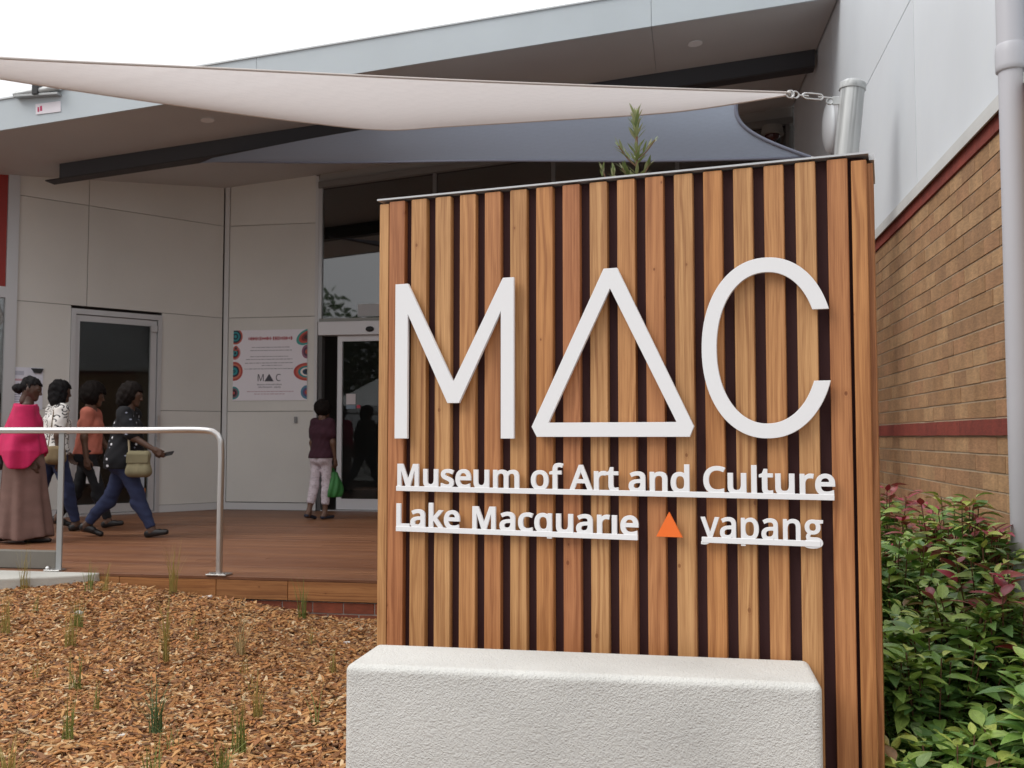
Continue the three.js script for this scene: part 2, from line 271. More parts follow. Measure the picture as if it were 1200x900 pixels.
  const fx = [-13.5, -8.3, -4.33, -0.3, 1.43];
  for (let i = 0; i < 4; i++) {
    const x0 = fx[i] + 0.002, x1 = fx[i + 1] - 0.002;
    part('soffit_sheet', slab(x0, x1, -19.2, -9.325, 0, 0.03), soffitM, museum);
    part('fascia_panel', quadBox(x0, x1, SOFF(x0, -9.3) - 0.012, SOFF(x1, -9.3) - 0.012, SOFF(x0, -9.3) + 0.32, SOFF(x1, -9.3) + 0.32, -9.322, -9.3), fasciaM, museum);
    part('roof_sheet', slab(x0, x1, -19.2, -9.322, 0.25, 0.305), fasciaM, museum);
  }
  part('fascia_capping', quadBox(-13.5, 1.43, SOFF(-13.5, -9.3) + 0.322, SOFF(1.43, -9.3) + 0.322, SOFF(-13.5, -9.3) + 0.337, SOFF(1.43, -9.3) + 0.337, -9.34, -9.285), mat(0.6, 0.63, 0.64, { roughness: 0.5 }), museum);
  const bz = -10.98, bw = 0.09, beamS = (d0, d1, z0, z1, x0 = -7.67, x1 = 1.41) => quadBox(x0, x1, SOFF(x0, bz) - d1, SOFF(x1, bz) - d1, SOFF(x0, bz) - d0, SOFF(x1, bz) - d0, z0, z1);
  const beam = part('steel_beam', merge([beamS(0.016, 0.185, bz - 0.012, bz + 0.012), beamS(0.002, 0.015, bz - bw, bz + bw)]), beamM, museum);
  part('beam_flange', beamS(0.186, 0.2, bz - bw, bz + bw, -7.86), mat(0.035, 0.03, 0.032, { roughness: 0.6 }), beam);
  part('beam_face', beamS(0.016, 0.185, bz + bw - 0.012, bz + bw - 0.004), beamM, beam);
  for (const [x, z] of [[-5.26, -10.06], [0.12, -10.04]]) part('downlight', new THREE.CylinderGeometry(0.07, 0.075, 0.014, 20).rotateZ(0.09).translate(x, SOFF(x, z) - 0.006, z), mat(0.75, 0.75, 0.75), museum);
  // dome camera under the right end of the glazing head
  const cam = part('dome_camera', new THREE.CylinderGeometry(0.13, 0.15, 0.12, 24).translate(1.15, 5.55, FZ + 0.16), mat(0.24, 0.23, 0.21), museum);
  part('camera_lens', new THREE.SphereGeometry(0.1, 18, 10, 0, 6.283, Math.PI / 2, Math.PI / 2).translate(1.15, 5.49, FZ + 0.16), mat(0.05, 0.012, 0.012, { roughness: 0.2 }), cam);
}
{ // bracket and small label on the fascia, at the left
  const t = thing('sail_bracket', 'light grey clamped bracket on top of the fascia at the left', 'bracket', [-6.80, 5.19, -9.25]);
  part('tube', cyl([-0.27, -0.025, 0], [0.27, 0.025, 0], 0.032), galv, t); part('tube', cyl([-0.25, 0.02, -0.05], [0.26, 0.065, -0.05], 0.022), galv, t);
  part('clamp', rbx(-0.035, 0.035, -0.05, 0.07, -0.06, 0.045, 0.008), black, t); part('fixing_plate', rbx(-0.26, 0.26, -0.06, -0.035, -0.08, 0.03, 0.004), steelDull, t);
  const p = solo('fascia_label', uvm(new THREE.BoxGeometry(0.295, 0.115, 0.006)), mat(0.74, 0.70, 0.74, { roughness: 0.5 }), 'small white label plate with a red mark on the grey fascia', 'label');
  p.position.set(-6.695, 5.015, -9.294); p.rotation.z = 0.06;
  part('red_mark', bx(-0.125, -0.105, -0.03, 0.02, 0.0032, 0.0045), mat(0.5, 0.04, 0.12), p); part('red_mark', bx(-0.095, -0.07, -0.025, 0.03, 0.0032, 0.0045), mat(0.5, 0.04, 0.12), p);
}

// ------------------------------------------------------------------ poster and notice
{
  const w = 1.145, h = 1.03, map = canvasTex(512, 460, (c, W, H) => {
    c.fillStyle = '#e9e4ea'; c.fillRect(0, 0, W, H);
    c.textAlign = 'center'; c.textBaseline = 'middle'; c.fillStyle = '#a23a44'; c.font = 'bold 30px sans-serif'; 
{ const q = rng(7); let x = 104; while (x < 404) { const w = 4 + q() * 7, h = 14 + q() * 10; c.fillRect(x, 56 - h / 2, w, h); if (q() < 0.5) c.fillRect(x, 54, w + 6, 5); x += w + 4 + (q() < 0.12 ? 9 : 0); } }
    c.fillStyle = '#7e7a84';
    const line = (y, a, b, s) => { const r = rng(s); let x = a; while (x < b) { const l = 8 + r() * 22; c.fillRect(x, y, Math.min(l, b - x), 4); x += l + 5; } };
    [[112, 130, 390], [132, 120, 410], [172, 120, 380], [190, 90, 410], [214, 84, 415], [230, 200, 340], [252, 80, 415]].forEach(([y, a, b], i) => line(y, a, b, i + 1));
    c.fillStyle = '#43404a'; c.font = '62px sans-serif'; c.fillText('M', W / 2 - 62, 312); c.fillText('C', W / 2 + 58, 312);
    c.beginPath(); c.moveTo(W / 2 - 36, 336); c.lineTo(W / 2 - 4, 286); c.lineTo(W / 2 + 28, 336); c.closePath(); c.fill();
    c.font = 'bold 13px sans-serif'; c.fillStyle = '#6c6874'; c.fillText('Museum of Art and Culture', W / 2 - 2, 356, 170); c.fillText('Lake Macquarie   yapang', W / 2 - 2, 372, 160);
    c.fillStyle = '#b48a98'; [[400, 100, 420], [416, 150, 360]].forEach(([y, a, b], i) => line(y, a, b, 20 + i));
    const blob = (x, y, rx, ry, rot, cols) => cols.forEach((col, i) => { const k = 1 - i / cols.length; c.fillStyle = col; c.beginPath(); c.ellipse(x, y, rx * k, ry * k, rot, 0, 7); c.fill(); });
    const A = ['#c98a8a', '#a63a30', '#1f2a38', '#2d8f96', '#12323f'], B = ['#3f9a94', '#bb4a3c', '#7d2a28', '#3b1d22'], C = ['#8d5a72', '#503048', '#c05848'];
    blob(14, 40, 50, 52, 0, ['#b8584a', '#1d2b3a', '#2d8f96', '#173b46', '#2d8f96']); blob(14, 150, 36, 44, 0.3, A); blob(18, 118, 16, 18, 0, ['#b8584a', '#3a3038']);
    blob(8, 268, 60, 62, 0.1, ['#b0423a', '#c8705a', '#262338', '#1f8f96', '#14606a']); blob(6, 410, 40, 42, 0, ['#3d8f92', '#6d4a58', '#2a1820', '#b04848']);
    blob(505, 50, 74, 46, -0.5, B); blob(508, 146, 34, 44, 0, C); blob(512, 276, 92, 58, 0, ['#b03a34', '#c9604a', '#28888c', '#e8ded8', '#1e3c58', '#0f1420']); blob(510, 408, 40, 44, 0, ['#4b7f9a', '#5a4a78', '#b04a40']);
    c.fillStyle = 'rgba(233,228,234,1)'; 
  });
  const t = thing('wall_poster', 'white welcome poster with red and teal dot-art blobs beside the entrance', 'poster', [-5.945, 2.54, FZ + 0.012]);
  part('board', bx(-w / 2, w / 2, -h / 2, h / 2, -0.008, 0), mat(0.7, 0.7, 0.7), t);
  const g = new THREE.PlaneGeometry(w - 0.004, h - 0.004); g.translate(0, 0, 0.0015); part('print', g, new THREE.MeshStandardMaterial({ map, roughness: 0.55 }), t);
}
{
  const map = canvasTex(128, 160, (c, W, H) => { c.fillStyle = '#dcdde8'; c.fillRect(0, 0, W, H); c.fillStyle = '#c9a2ac'; c.fillRect(12, 44, 70, 8); c.fillStyle = '#a8a8ba'; for (let i = 0; i < 9; i++) { c.fillRect(12, 66 + i * 9, 40 + (i * 29) % 50, 4); } c.fillStyle = '#b8bac8'; c.fillRect(14, 14, 40, 16); });
  const t = thing('paper_notice', 'white paper notice with a black clip on the wall at the left edge', 'notice', [-6.674 - 0.615 * 2.68, 2.13, FZ + 0.788 * 2.68], Math.PI / 2 + Math.atan2(-0.615, 0.788) + 0.0);
  t.rotation.y = Math.atan2(0.788, 0.615); // faces out from the angled wall
  part('backing', bx(-0.2, 0.2, -0.28, 0.26, 0.002, 0.008), mat(0.7, 0.7, 0.72), t);
  const g = new THREE.PlaneGeometry(0.395, 0.535); g.translate(0, -0.01, 0.0095); part('print', g, new THREE.MeshStandardMaterial({ map, roughness: 0.6 }), t);
  part('clip', uvm(new THREE.ExtrudeGeometry(new THREE.Shape([[0.05, 0.25], [0.2, 0.25], [0.17, 0.19], [0.09, 0.19]].map(p => new THREE.Vector2(...p))), { depth: 0.02, bevelEnabled: false }).translate(0, 0, 0.011)), black, t);
}

// ------------------------------------------------------------------ deck
{
  const deck = thing('timber_deck', 'reddish brown timber deck leading up to the museum doors', 'deck', [0, 0, 0]);
  const r = rng(77), pitch = 0.0935, z0 = -6.985;
  part('deck_frame', bx(-13, 1.38, 0.1, 0.422, -13.3, -7.03), mat(0.03, 0.025, 0.02), deck);
  let i = 0;
  for (let z = z0; z > -13.3; z -= pitch, i++) {
    const cut = -9 + r() * 8, sag = (r() - 0.5) * 0.002;
    for (const [a, b] of [[-13, cut], [cut, 1.4]]) part('deck_board', rbx(a + 0.0015, b - 0.0015, 0.427 + sag, 0.45 + sag, z - 0.0885, z, 0.003, 'x', r() * 3, r() * 7), deckWood[Math.floor(r() * 4)], deck);
  }
  // edge board lengths and the low brick plinth under them
  const cuts = [-13, -9.6, -6.2, -4.32, -3.52, -2.945, -1.2, 1.4];
  for (let k = 0; k < cuts.length - 1; k++) part('edge_board', rbx(cuts[k] + 0.002, cuts[k + 1] - 0.002, 0.283, 0.424, -7.022, -6.988, 0.003, 'x', r(), r() * 5), fasciaWood[k % 3], deck);
  part('mortar', bx(-13, 1.4, 0.02, 0.275, -7.2, -7.012), paleMortar, deck);
  for (let k = 0; k < 26; k++) for (let c = 0; c < 3; c++) { const x = 1.4 - k * 0.24 - (c % 2) * 0.12 - 0.08; if (x < -4.6) continue; part('brick', bx(x - 0.23, x, 0.196 - c * 0.086, 0.272 - c * 0.086, -7.1, -7.004, 'x', r(), r()), plinthM[Math.floor(r() * 3)], deck); }
}
{ // concrete landing slab and low upstand at the left edge
  const s = new THREE.Shape([[-4.50, 6.93], [-4.54, 6.87], [-4.75, 6.72], [-6.4, 5.9], [-9, 5.6], [-9, 6.98], [-4.5, 6.98]].map(p => new THREE.Vector2(...p)));
  const g = new THREE.ExtrudeGeometry(s, { depth: 0.26, bevelEnabled: true, bevelSize: 0.012, bevelThickness: 0.012, bevelSegments: 2 }); g.rotateX(-Math.PI / 2); g.translate(0, 0.178, 0);
  const conc = mat(0.56, 0.55, 0.52, { map: stuccoCol, roughness: 0.9, bumpMap: fine, bumpScale: 0.0015 });
  const lt = thing('concrete_landing', 'pale concrete landing slab at the foot of the handrail', 'landing');
  part('slab', uvm(g), conc, lt);
  part('upstand', rbx(-9, -4.93, 0.452, 0.595, -7.16, -7.08, 0.01), mat(0.2, 0.185, 0.165, { map: stuccoCol, roughness: 0.9 }), lt);
}
{ // handrail
  const t = thing('handrail', 'brushed stainless handrail with a rounded end at the deck edge', 'handrail');
  const z = -7.03; const pts = [[-10.2, 1.552, z], [-8, 1.552, z], [-6, 1.552, z], [-4.2, 1.552, z], [-3.68, 1.552, z], [-3.585, 1.54, z], [-3.53, 1.495, z], [-3.517, 1.40, z], [-3.517, 1.0, z], [-3.517, 0.46, z]];
  part('rail', tube(pts, 0.025, 160, 28), steel, t);
  part('base_plate', rbx(-3.60, -3.435, 0.451, 0.463, z - 0.06, z + 0.06, 0.003), steel, t);
  for (const [x, zz] of [[-3.57, z + 0.035], [-3.465, z + 0.035]]) part('bolt', new THREE.CylinderGeometry(0.011, 0.011, 0.012, 6).translate(x, 0.469, zz), steel, t);
  for (const x of [-4.868, -7.4]) { const p = part('post', rbx(x - 0.024, x + 0.024, 0.452, 1.53, z - 0.008, z + 0.008, 0.003), steelDull, t); part('foot', merge([rbx(x - 0.10, x + 0.035, 0.4515, 0.462, z - 0.05, z + 0.05, 0.003), new THREE.SphereGeometry(0.02, 12, 8).translate(x - 0.075, 0.47, z + 0.03)]), steel, p); }
}

// ------------------------------------------------------------------ right side wall
{
  const W = 1.442, wall = thing('brick_side_wall', 'tan brick wall with red courses and grey metal cladding on the right', 'wall');
  const r = rng(9), P = 0.0882, base = 1.508;
  part('mortar', bx(W + 0.0045, W + 0.25, 0, 2.99, -13.3, -2.6), mortarM, wall);
  const variants = []; for (let k = 0; k < 8; k++) variants.push(bx(-0.0, 0.09, 0, 0.0775, -0.238, 0, 'z', r() * 3, r() * 3));
  const spots = [], rest = [];
  for (let c = -17; c <= 16; c++) {
    const y = base + c * P, red = c === 0 || c === 16;
    if (y < 0.02) continue;
    for (let k = 0; k < 29; k++) {
      const z = -2.7 - k * 0.24 - (((c % 2) + 2) % 2) * 0.12;
      const seen = z > -8.35 && z < -4.35 && y > 0.98;
      spots.push({ y, z, red, key: seen ? -z : 1000 - z, s: seen });
    }
  }
  spots.sort((a, b) => a.key - b.key);
  spots.forEach((q, i) => {
    const proud = q.red ? 0.012 : (r() - 0.5) * 0.003, dy = (r() - 0.5) * 0.0022, m = q.red ? redBrickM[Math.floor(r() * 2)] : brickM[Math.floor(r() * 5)], g = variants[Math.floor(r() * 8)];
    if (i < 300 && q.s) { const o = part('brick', g, m, wall); o.position.set(W - proud, q.y + dy, q.z); }
    else rest.push([g.clone().translate(W - proud, q.y + dy, q.z), m]);
  });
  for (const m of [...brickM, ...redBrickM]) { const l = rest.filter(e => e[1] === m).map(e => e[0]); if (l.length) part('far_bricks', merge(l), m, wall).userData.kind = 'stuff'; }
  part('flashing', merge([bx(W - 0.03, W + 0.1, 2.998, 3.06, -13.3, -2.6, 'z'), bx(W - 0.036, W - 0.03, 2.985, 3.03, -13.3, -2.6, 'z')]), mat(0.68, 0.69, 0.7, { roughness: 0.6, map: stuccoCol }), wall);
  for (const [z0, z1] of [[-6.456, -2.6], [-9.9, -6.464], [-13.34, -9.908]]) { part('cladding_panel', bx(W, W + 0.03, 3.065, 4.305, z0, z1, 'y', z0, 0), cladM, wall); part('cladding_panel', bx(W, W + 0.03, 4.315, 8.2, z0, z1, 'y', z0, 3), cladM, wall); }
  part('wall_core', bx(W + 0.031, W + 0.25, 3.06, 8.2, -13.3, -2.6), darkGap, wall);
  const d = thing('downpipe', 'pale grey round downpipe running up the right hand wall', 'downpipe', [1.375, 0, -4.41]);
  const pm = mat(0.50, 0.50, 0.535, { roughness: 0.45 });
  part('pipe', new THREE.CylinderGeometry(0.053, 0.053, 3.1, 32).translate(0, 1.6, 0), pm, d);
  part('pipe', new THREE.CylinderGeometry(0.056, 0.056, 5, 32).translate(0, 5.65, 0), pm, d);
  part('collar', new THREE.LatheGeometry([[0.0535, 3.05], [0.062, 3.055], [0.0635, 3.075], [0.0635, 3.13], [0.0605, 3.16], [0.0565, 3.17]].map(p => new THREE.Vector2(...p)), 32), pm, d);
  for (const y of [1.05, 4.6]) part('pipe_clip', merge([new THREE.CylinderGeometry(0.059, 0.059, 0.03, 32, 1, true).translate(0, y, 0), bx(0.05, 0.07, y - 0.015, y + 0.015, -0.015, 0.015)]), alu, d);
  const dish = thing('wall_light', 'white rounded dome fitting on the grey wall behind the post', 'wall light', [W, 4.53, -9.85]);
  part('dome', new THREE.SphereGeometry(0.26, 28, 16, 0, 6.283, 0, Math.PI / 2).rotateZ(Math.PI / 2).scale(0.3, 1, 1).translate(-0.03, 0, 0), mat(0.72, 0.75, 0.78, { roughness: 0.4 }), dish);
  part('mount', new THREE.CylinderGeometry(0.265, 0.265, 0.03, 28).rotateZ(Math.PI / 2).translate(-0.015, 0, 0), alu, dish);
}

// ------------------------------------------------------------------ shade sails and their post
{
  const t = thing('sail_post', 'leaning galvanised steel post with a capped top behind the sign', 'post', [0.712, 0, -6.86]);
  const top = [0.428, 3.90, -0.05];
  const c = cyl([0, 0, 0], top, 0.081, 0.081, 36); part('shaft', c, galv, t);
  const ax = V(...top).normalize(), qq = new THREE.Quaternion().setFromUnitVectors(V(0, 1, 0), ax);
  const cap = new THREE.LatheGeometry([[0, 0.05], [0.03, 0.048], [0.06, 0.036], [0.084, 0.018], [0.089, 0.01], [0.089, -0.028], [0.082, -0.03]].map(p => new THREE.Vector2(...p)), 36); cap.applyQuaternion(qq); cap.translate(...top); part('cap', cap, galv, t);
  part('eye_plate', merge([rbx(0.29, 0.355, 3.77, 3.83, -0.045, -0.03, 0.006), new THREE.TorusGeometry(0.022, 0.007, 8, 18).translate(0.275, 3.8, -0.036)]), galv, t);
}
function loft(fT, fB, nu, nv, sag) { // ruled fabric between two edge curves, with sag(u, v)
  const pos = [], uv = [], idx = [];
  for (let j = 0; j <= nv; j++) for (let i = 0; i <= nu; i++) { const u = i / nu, v = j / nv, a = fT(u), b = fB(u), s = sag(u, v); pos.push(lerp(a[0], b[0], v) + s[0], lerp(a[1], b[1], v) + s[1], lerp(a[2], b[2], v) + s[2]); uv.push(u * 8, v * 3); }
  for (let j = 0; j < nv; j++) for (let i = 0; i < nu; i++) { const a = j * (nu + 1) + i, b = a + 1, c = a + nu + 1, d = c + 1; idx.push(a, c, b, b, c, d); }
  const g = new THREE.BufferGeometry(); g.setAttribute('position', new THREE.Float32BufferAttribute(pos, 3)); g.setAttribute('uv', new THREE.Float32BufferAttribute(uv, 2)); g.setIndex(idx); g.computeVertexNormals(); return g;
}
const curve = (pts) => { const c = new THREE.CatmullRomCurve3(pts.map(p => V(...p)), false, 'centripetal'); return (u) => c.getPoint(u).toArray(); };
const weave = tex(128, 128, (u, v) => { const n = 0.93 + 0.05 * Math.sin(u * 201) * Math.sin(v * 201) + 0.05 * fbm(u * 6, v * 6, 6, 6, 61, 4); return [n, n, n]; }, { srgb: true, rx: 3, ry: 3 });
{
  const t = thing('cream_shade_sail', 'cream fabric shade sail stretched across the front of the building', 'shade sail');
  const T = curve(SAIL_TOP()), B = curve(SAIL_BOT());
  const fab = phys(0.87, 0.84, 0.835, { map: weave, roughness: 0.95, transmission: 0.62, thickness: 0, side: THREE.DoubleSide });
  part('fabric', loft(T, B, 90, 18, (u, v) => [0, -0.05 * Math.sin(v * Math.PI) * Math.sin(u * Math.PI), 0]), fab, t);
  const hemM = mat(0.68, 0.62, 0.58, { map: weave, roughness: 0.9 });
  const edge = (f) => { const p = []; for (let i = 0; i <= 60; i++) p.push(f(i / 60)); return tube(p, 0.008, 160, 8); };
  part('hem', edge(T), hemM, t); part('hem', edge(B), hemM, t);
  // corner ring, shackle and turnbuckle to the post
  const a = V(0.70, 3.843, -6.83), b = V(0.985, 3.822, -6.895), d = b.clone().sub(a), at = (k, dy = 0, dz = 0) => { const p = a.clone().addScaledVector(d, k); return [p.x, p.y + dy, p.z + dz]; };
  part('corner_ring', new THREE.TorusGeometry(0.024, 0.007, 8, 20).translate(...at(0.06)), steel, t);
  part('shackle', merge([tube([at(0.08, 0.015), at(0.2, 0.022), at(0.27, 0), at(0.2, -0.022), at(0.08, -0.015)], 0.006, 24, 8), cyl(at(0.1, 0.03), at(0.1, -0.03), 0.006)]), steel, t);
  part('turnbuckle', merge([tube([at(0.34, 0), at(0.40, 0.016), at(0.5, 0.019), at(0.7, 0.019), at(0.8, 0.016), at(0.85, 0)], 0.0065, 30, 8), tube([at(0.34, 0), at(0.40, -0.016), at(0.5, -0.019), at(0.7, -0.019), at(0.8, -0.016), at(0.85, 0)], 0.0065, 30, 8), cyl(at(0.24), at(0.5), 0.006), cyl(at(0.72), at(1.0), 0.006)]), steel, t);
}
function SAIL_TOP() { return [[0.72, 3.852, -6.83], [-0.48, 3.80, -6.35], [-1.5, 3.73, -5.85], [-2.692, 3.641, -5.209], [-3.496, 3.466, -4.456], [-4.6, 3.25, -3.4]]; }
function SAIL_BOT() { return [[0.72, 3.838, -6.83], [-0.05, 3.94, -7.35], [-1.1, 4.06, -7.75], [-2.0, 4.14, -8.0], [-2.569, 4.167, -8.075], [-3.2, 4.17, -7.75], [-4.079, 4.131, -6.993], [-4.75, 4.026, -6.061], [-5.6, 3.85, -4.6]]; }
{
  const t = thing('grey_shade_sail', 'dark slate grey shade sail hanging behind the cream one', 'shade sail');
  const tip = [-5.95, 4.905, -11.1];
  const T = curve([tip, [-3.6, 4.76, -9.9], [-1.5, 4.50, -8.7], [0.44, 4.33, -8.25]]), B = curve([tip, [-3.8, 4.53, -10.2], [-1.9, 4.19, -9.25], [-0.2, 3.92, -8.6], [1.02, 3.79, -8.25]]);
  const fab = phys(0.425, 0.49, 0.61, { map: weave, roughness: 0.95, transmission: 0.5, thickness: 0, side: THREE.DoubleSide });
  const cut = (u, v) => { const k = Math.max(0, (u - 0.55) / 0.45); return [-0.22 * k * k * Math.sin(v * Math.PI), -0.03 * Math.sin(v * Math.PI) * (1 - u), 0]; };
  part('fabric', loft(T, B, 70, 18, cut), fab, t);
  const e = [], hm = mat(0.16, 0.17, 0.22, { roughness: 0.9 }); for (let i = 0; i <= 30; i++) { const v = i / 30, a = T(1), b = B(1), s = cut(1, v); e.push([lerp(a[0], b[0], v) + s[0], lerp(a[1], b[1], v) + s[1], lerp(a[2], b[2], v) + s[2]]); }
  part('hem', tube(e, 0.016, 80, 8), hm, t); const f = []; for (let i = 0; i <= 40; i++) f.push(B(i / 40)); part('hem', tube(f, 0.012, 90, 8), hm, t);
  part('tie_cable', cyl([1.02, 3.79, -8.25], [1.40, 3.70, -8.1], 0.008), steel, t);
}

// ------------------------------------------------------------------ the slatted sign
const fontR = await new FontLoader().loadAsync('fonts/droid/droid_sans_regular.typeface.json');
{
  const t = thing('museum_sign', 'tall timber slat sign with white MAC lettering behind the white block', 'sign', [-1.14, 0, -3.515], -R(10.79));
  const r = rng(21), TOP = 2.388, Wd = 1.736, B0 = 0.12;
  part('core', bx(0.03, Wd - 0.03, B0, TOP - 0.004, -0.34, -0.0505), stain, t);
  part('backing_board', bx(0.012, Wd - 0.012, B0, TOP - 0.003, -0.05, -0.0305), stain, t);
  const order = [3, 2, 5, 0, 1, 2, 4, 3, 5, 0, 1, 5, 4, 2, 0, 5, 1, 4];
  const slat = (x0, x1, z0, z1, i, y1 = TOP - 0.006) => part('slat', rbx(x0, x1, B0, y1, z0, z1, 0.0035, 'y', r() * 4, r() * 5), signWood[order[i % 18]], t);
  slat(0.006, 0.0455, -0.03, -0.003, 5, TOP - 0.012); slat(0.0485, 0.113, -0.03, 0, 0);
  for (let k = 0; k < 16; k++) slat(0.1405 + k * 0.09827, 0.2035 + k * 0.09827 + (r() - 0.5) * 0.0015, -0.03, (r() - 0.5) * 0.0015, k + 1);
  slat(1.687, 1.734, -0.03, -0.002, 17, TOP - 0.016);
  for (let k = 0; k < 4; k++) slat(1.7, 1.752, -0.105 - k * 0.078, -0.035 - k * 0.078, k + 4, TOP - 0.02);
  for (let k = 0; k < 4; k++) slat(0.006, 0.04, -0.118 - k * 0.072, -0.052 - k * 0.072, k + 8, TOP - 0.02);
  part('capping', merge([bx(0, Wd + 0.004, TOP, TOP + 0.006, -0.35, 0.006), bx(Wd + 0.0045, Wd + 0.02, TOP - 0.012, TOP + 0.0055, -0.35, -0.03)]), mat(0.55, 0.56, 0.57, { roughness: 0.4, metalness: 0.4 }), t);
  // raised letters stand off the slats on pins
  const ex = (shape, z0, depth, bev = 0.0008) => { const g = new THREE.ExtrudeGeometry(shape, { depth: depth - 2 * bev, bevelEnabled: true, bevelSize: bev, bevelOffset: -bev, bevelThickness: bev, bevelSegments: 1, curveSegments: 10 }); g.translate(0, 0, z0 + bev); return uvm(g); };
  const poly = (a) => new THREE.Shape(a.map(p => new THREE.Vector2(...p)));
  const Z0 = 0.018, DP = 0.014;
  part('letter', ex(poly([[0.093, 2.062], [0.144, 2.062], [0.3275, 1.697], [0.5185, 2.062], [0.56, 2.062], [0.56, 1.494], [0.511, 1.494], [0.511, 1.944], [0.350, 1.621], [0.305, 1.621], [0.1445, 1.949], [0.1445, 1.494], [0.093, 1.494]]), Z0, DP), letterWhite, t);
  const tri = poly([[0.887, 2.072], [0.934, 2.072], [1.189, 1.534], [1.175, 1.5], [0.645, 1.5], [0.626, 1.535]]); tri.holes.push(new THREE.Path([[0.909, 2.003], [0.688, 1.549], [1.132, 1.549]].map(p => new THREE.Vector2(...p))));
  part('letter', ex(tri, Z0, DP), letterWhite, t);
  { // C: superelliptic ring cut level at both ends
    const cx = 1.4235, cy = 1.785, a = 0.2065, b = 0.29, ai = 0.1585, bi = 0.2425, n = 2.12, out = [], inn = [];
    const pt = (A, Bb, th) => { const c = Math.cos(th), s = Math.sin(th); return [cx + A * Math.sign(c) * Math.pow(Math.abs(c), 2 / n), cy + Bb * Math.sign(s) * Math.pow(Math.abs(s), 2 / n)]; };
    const yu = 1.901, yl = 1.676, lim = (A, Bb, y) => { let best = 0, e = 9; for (let k = -1.55; k <= 1.55; k += 0.001) { const p = pt(A, Bb, k); if (Math.abs(p[1] - y) < e) { e = Math.abs(p[1] - y); best = k; } } return best; };
    const arc = (A, Bb, l) => { const s = lim(A, Bb, yu), e = lim(A, Bb, yl) + Math.PI * 2; for (let k = 0; k <= 90; k++) l.push(pt(A, Bb, lerp(s, e, k / 90))); };
    arc(a, b, out); arc(ai, bi, inn); part('letter', ex(poly([...out, ...inn.reverse()]), Z0, DP), letterWhite, t);
  }
  for (const [x, y] of [[0.118, 1.6], [0.118, 1.95], [0.535, 1.6], [0.535, 1.95], [0.329, 1.66], [0.91, 2.04], [0.66, 1.525], [1.15, 1.525], [0.9, 1.525], [1.24, 1.785], [1.42, 2.05], [1.42, 1.52]]) part('pin', new THREE.CylinderGeometry(0.005, 0.005, 0.06, 8).rotateX(Math.PI / 2).translate(x, y, -0.012), stain, t);
  // small lettering: one raised letter each, standing on an underline bar
  const write = (fnt, str, x0, x1, base, cap, bev, grow) => {
    const d = fnt.data, ref = fnt.generateShapes('H', 1)[0].getPoints(), size = cap / Math.max(...ref.map(p => p.y)), sc = size / d.resolution;
    let w = 0; for (const c of str) w += (d.glyphs[c] || d.glyphs['i']).ha * sc; const k = (x1 - x0) / w; let x = x0;
    for (const c of str) {
      const gl = d.glyphs[c] || d.glyphs['i'];
      if (c !== ' ') {
        let shapes = fnt.generateShapes(c, size); const em = c === 'M';
        if (em) { const h = cap, sw = h * 0.19, x0 = gl.ha * sc * 0.105, x1 = gl.ha * sc * 0.895, m = (x0 + x1) / 2; shapes = [poly([[x0, 0], [x0, h], [x0 + sw * 1.35, h], [m, h * 0.33], [x1 - sw * 1.35, h], [x1, h], [x1, 0], [x1 - sw * 0.95, 0], [x1 - sw * 0.95, h * 0.7], [m + sw * 0.5, 0], [m - sw * 0.5, 0], [x0 + sw * 0.95, h * 0.7], [x0 + sw * 0.95, 0]])]; } if (c === 'ı') { shapes = fnt.generateShapes('i', size).filter(s => Math.min(...s.getPoints().map(p => p.y)) < cap * 0.3); }
        const gs = shapes.map(s => { const g = new THREE.ExtrudeGeometry(s, { depth: 0.008, bevelEnabled: true, bevelSize: bev, bevelOffset: em ? -bev : grow, bevelThickness: 0.0008, bevelSegments: 1, curveSegments: 6 }); g.scale(k, 1, 1); const gp = g.attributes.position; for (let i = 0; i < gp.count; i++) if (gp.getY(i) < 0) gp.setY(i, gp.getY(i) * 0.72); g.translate(x, base, Z0); return g; });
        part('letter', uvm(merge(gs)), letterWhite, t);
      }
      x += gl.ha * sc * k;
    }
  };
  write(fontR, 'Museum of Art and Culture', 0.091, 1.628, 1.3195, 0.0825, 0.0006, 0.0022);
  write(fontR, 'Lake Macquarıe', 0.090, 1.004, 1.1735, 0.0815, 0.0006, 0.0022);
  write(fontR, 'yapang', 1.208, 1.587, 1.1745, 0.086, 0.0006, 0.0014);
  part('underline_bar', rbx(0.099, 1.622, 1.303, 1.3215, Z0 - 0.001, Z0 + 0.0105, 0.0012), letterWhite, t);
  part('underline_bar', rbx(0.099, 0.998, 1.157, 1.1755, Z0 - 0.001, Z0 + 0.0105, 0.0012), letterWhite, t);
  part('underline_bar', rbx(1.21, 1.578, 1.158, 1.1765, Z0 - 0.001, Z0 + 0.0105, 0.0012), letterWhite, t);
  part('orange_triangle', ex(poly([[1.104, 1.254], [1.0605, 1.172], [1.1475, 1.172]]), Z0, 0.01), orangePaint, t);
}
{ // rendered masonry block in front of the sign
  const bg = new RoundedBoxGeometry(1.412, 0.9, 0.314, 5, 0.024); bg.translate(-0.336, 0.353, -3.075);
  solo('masonry_block', (() => { const n = bg.attributes.normal.clone(), g = uvm(bg); g.setAttribute('normal', n); return g; })(), stucco, 'white textured render block with chamfered edges in front of the sign', 'block');
}

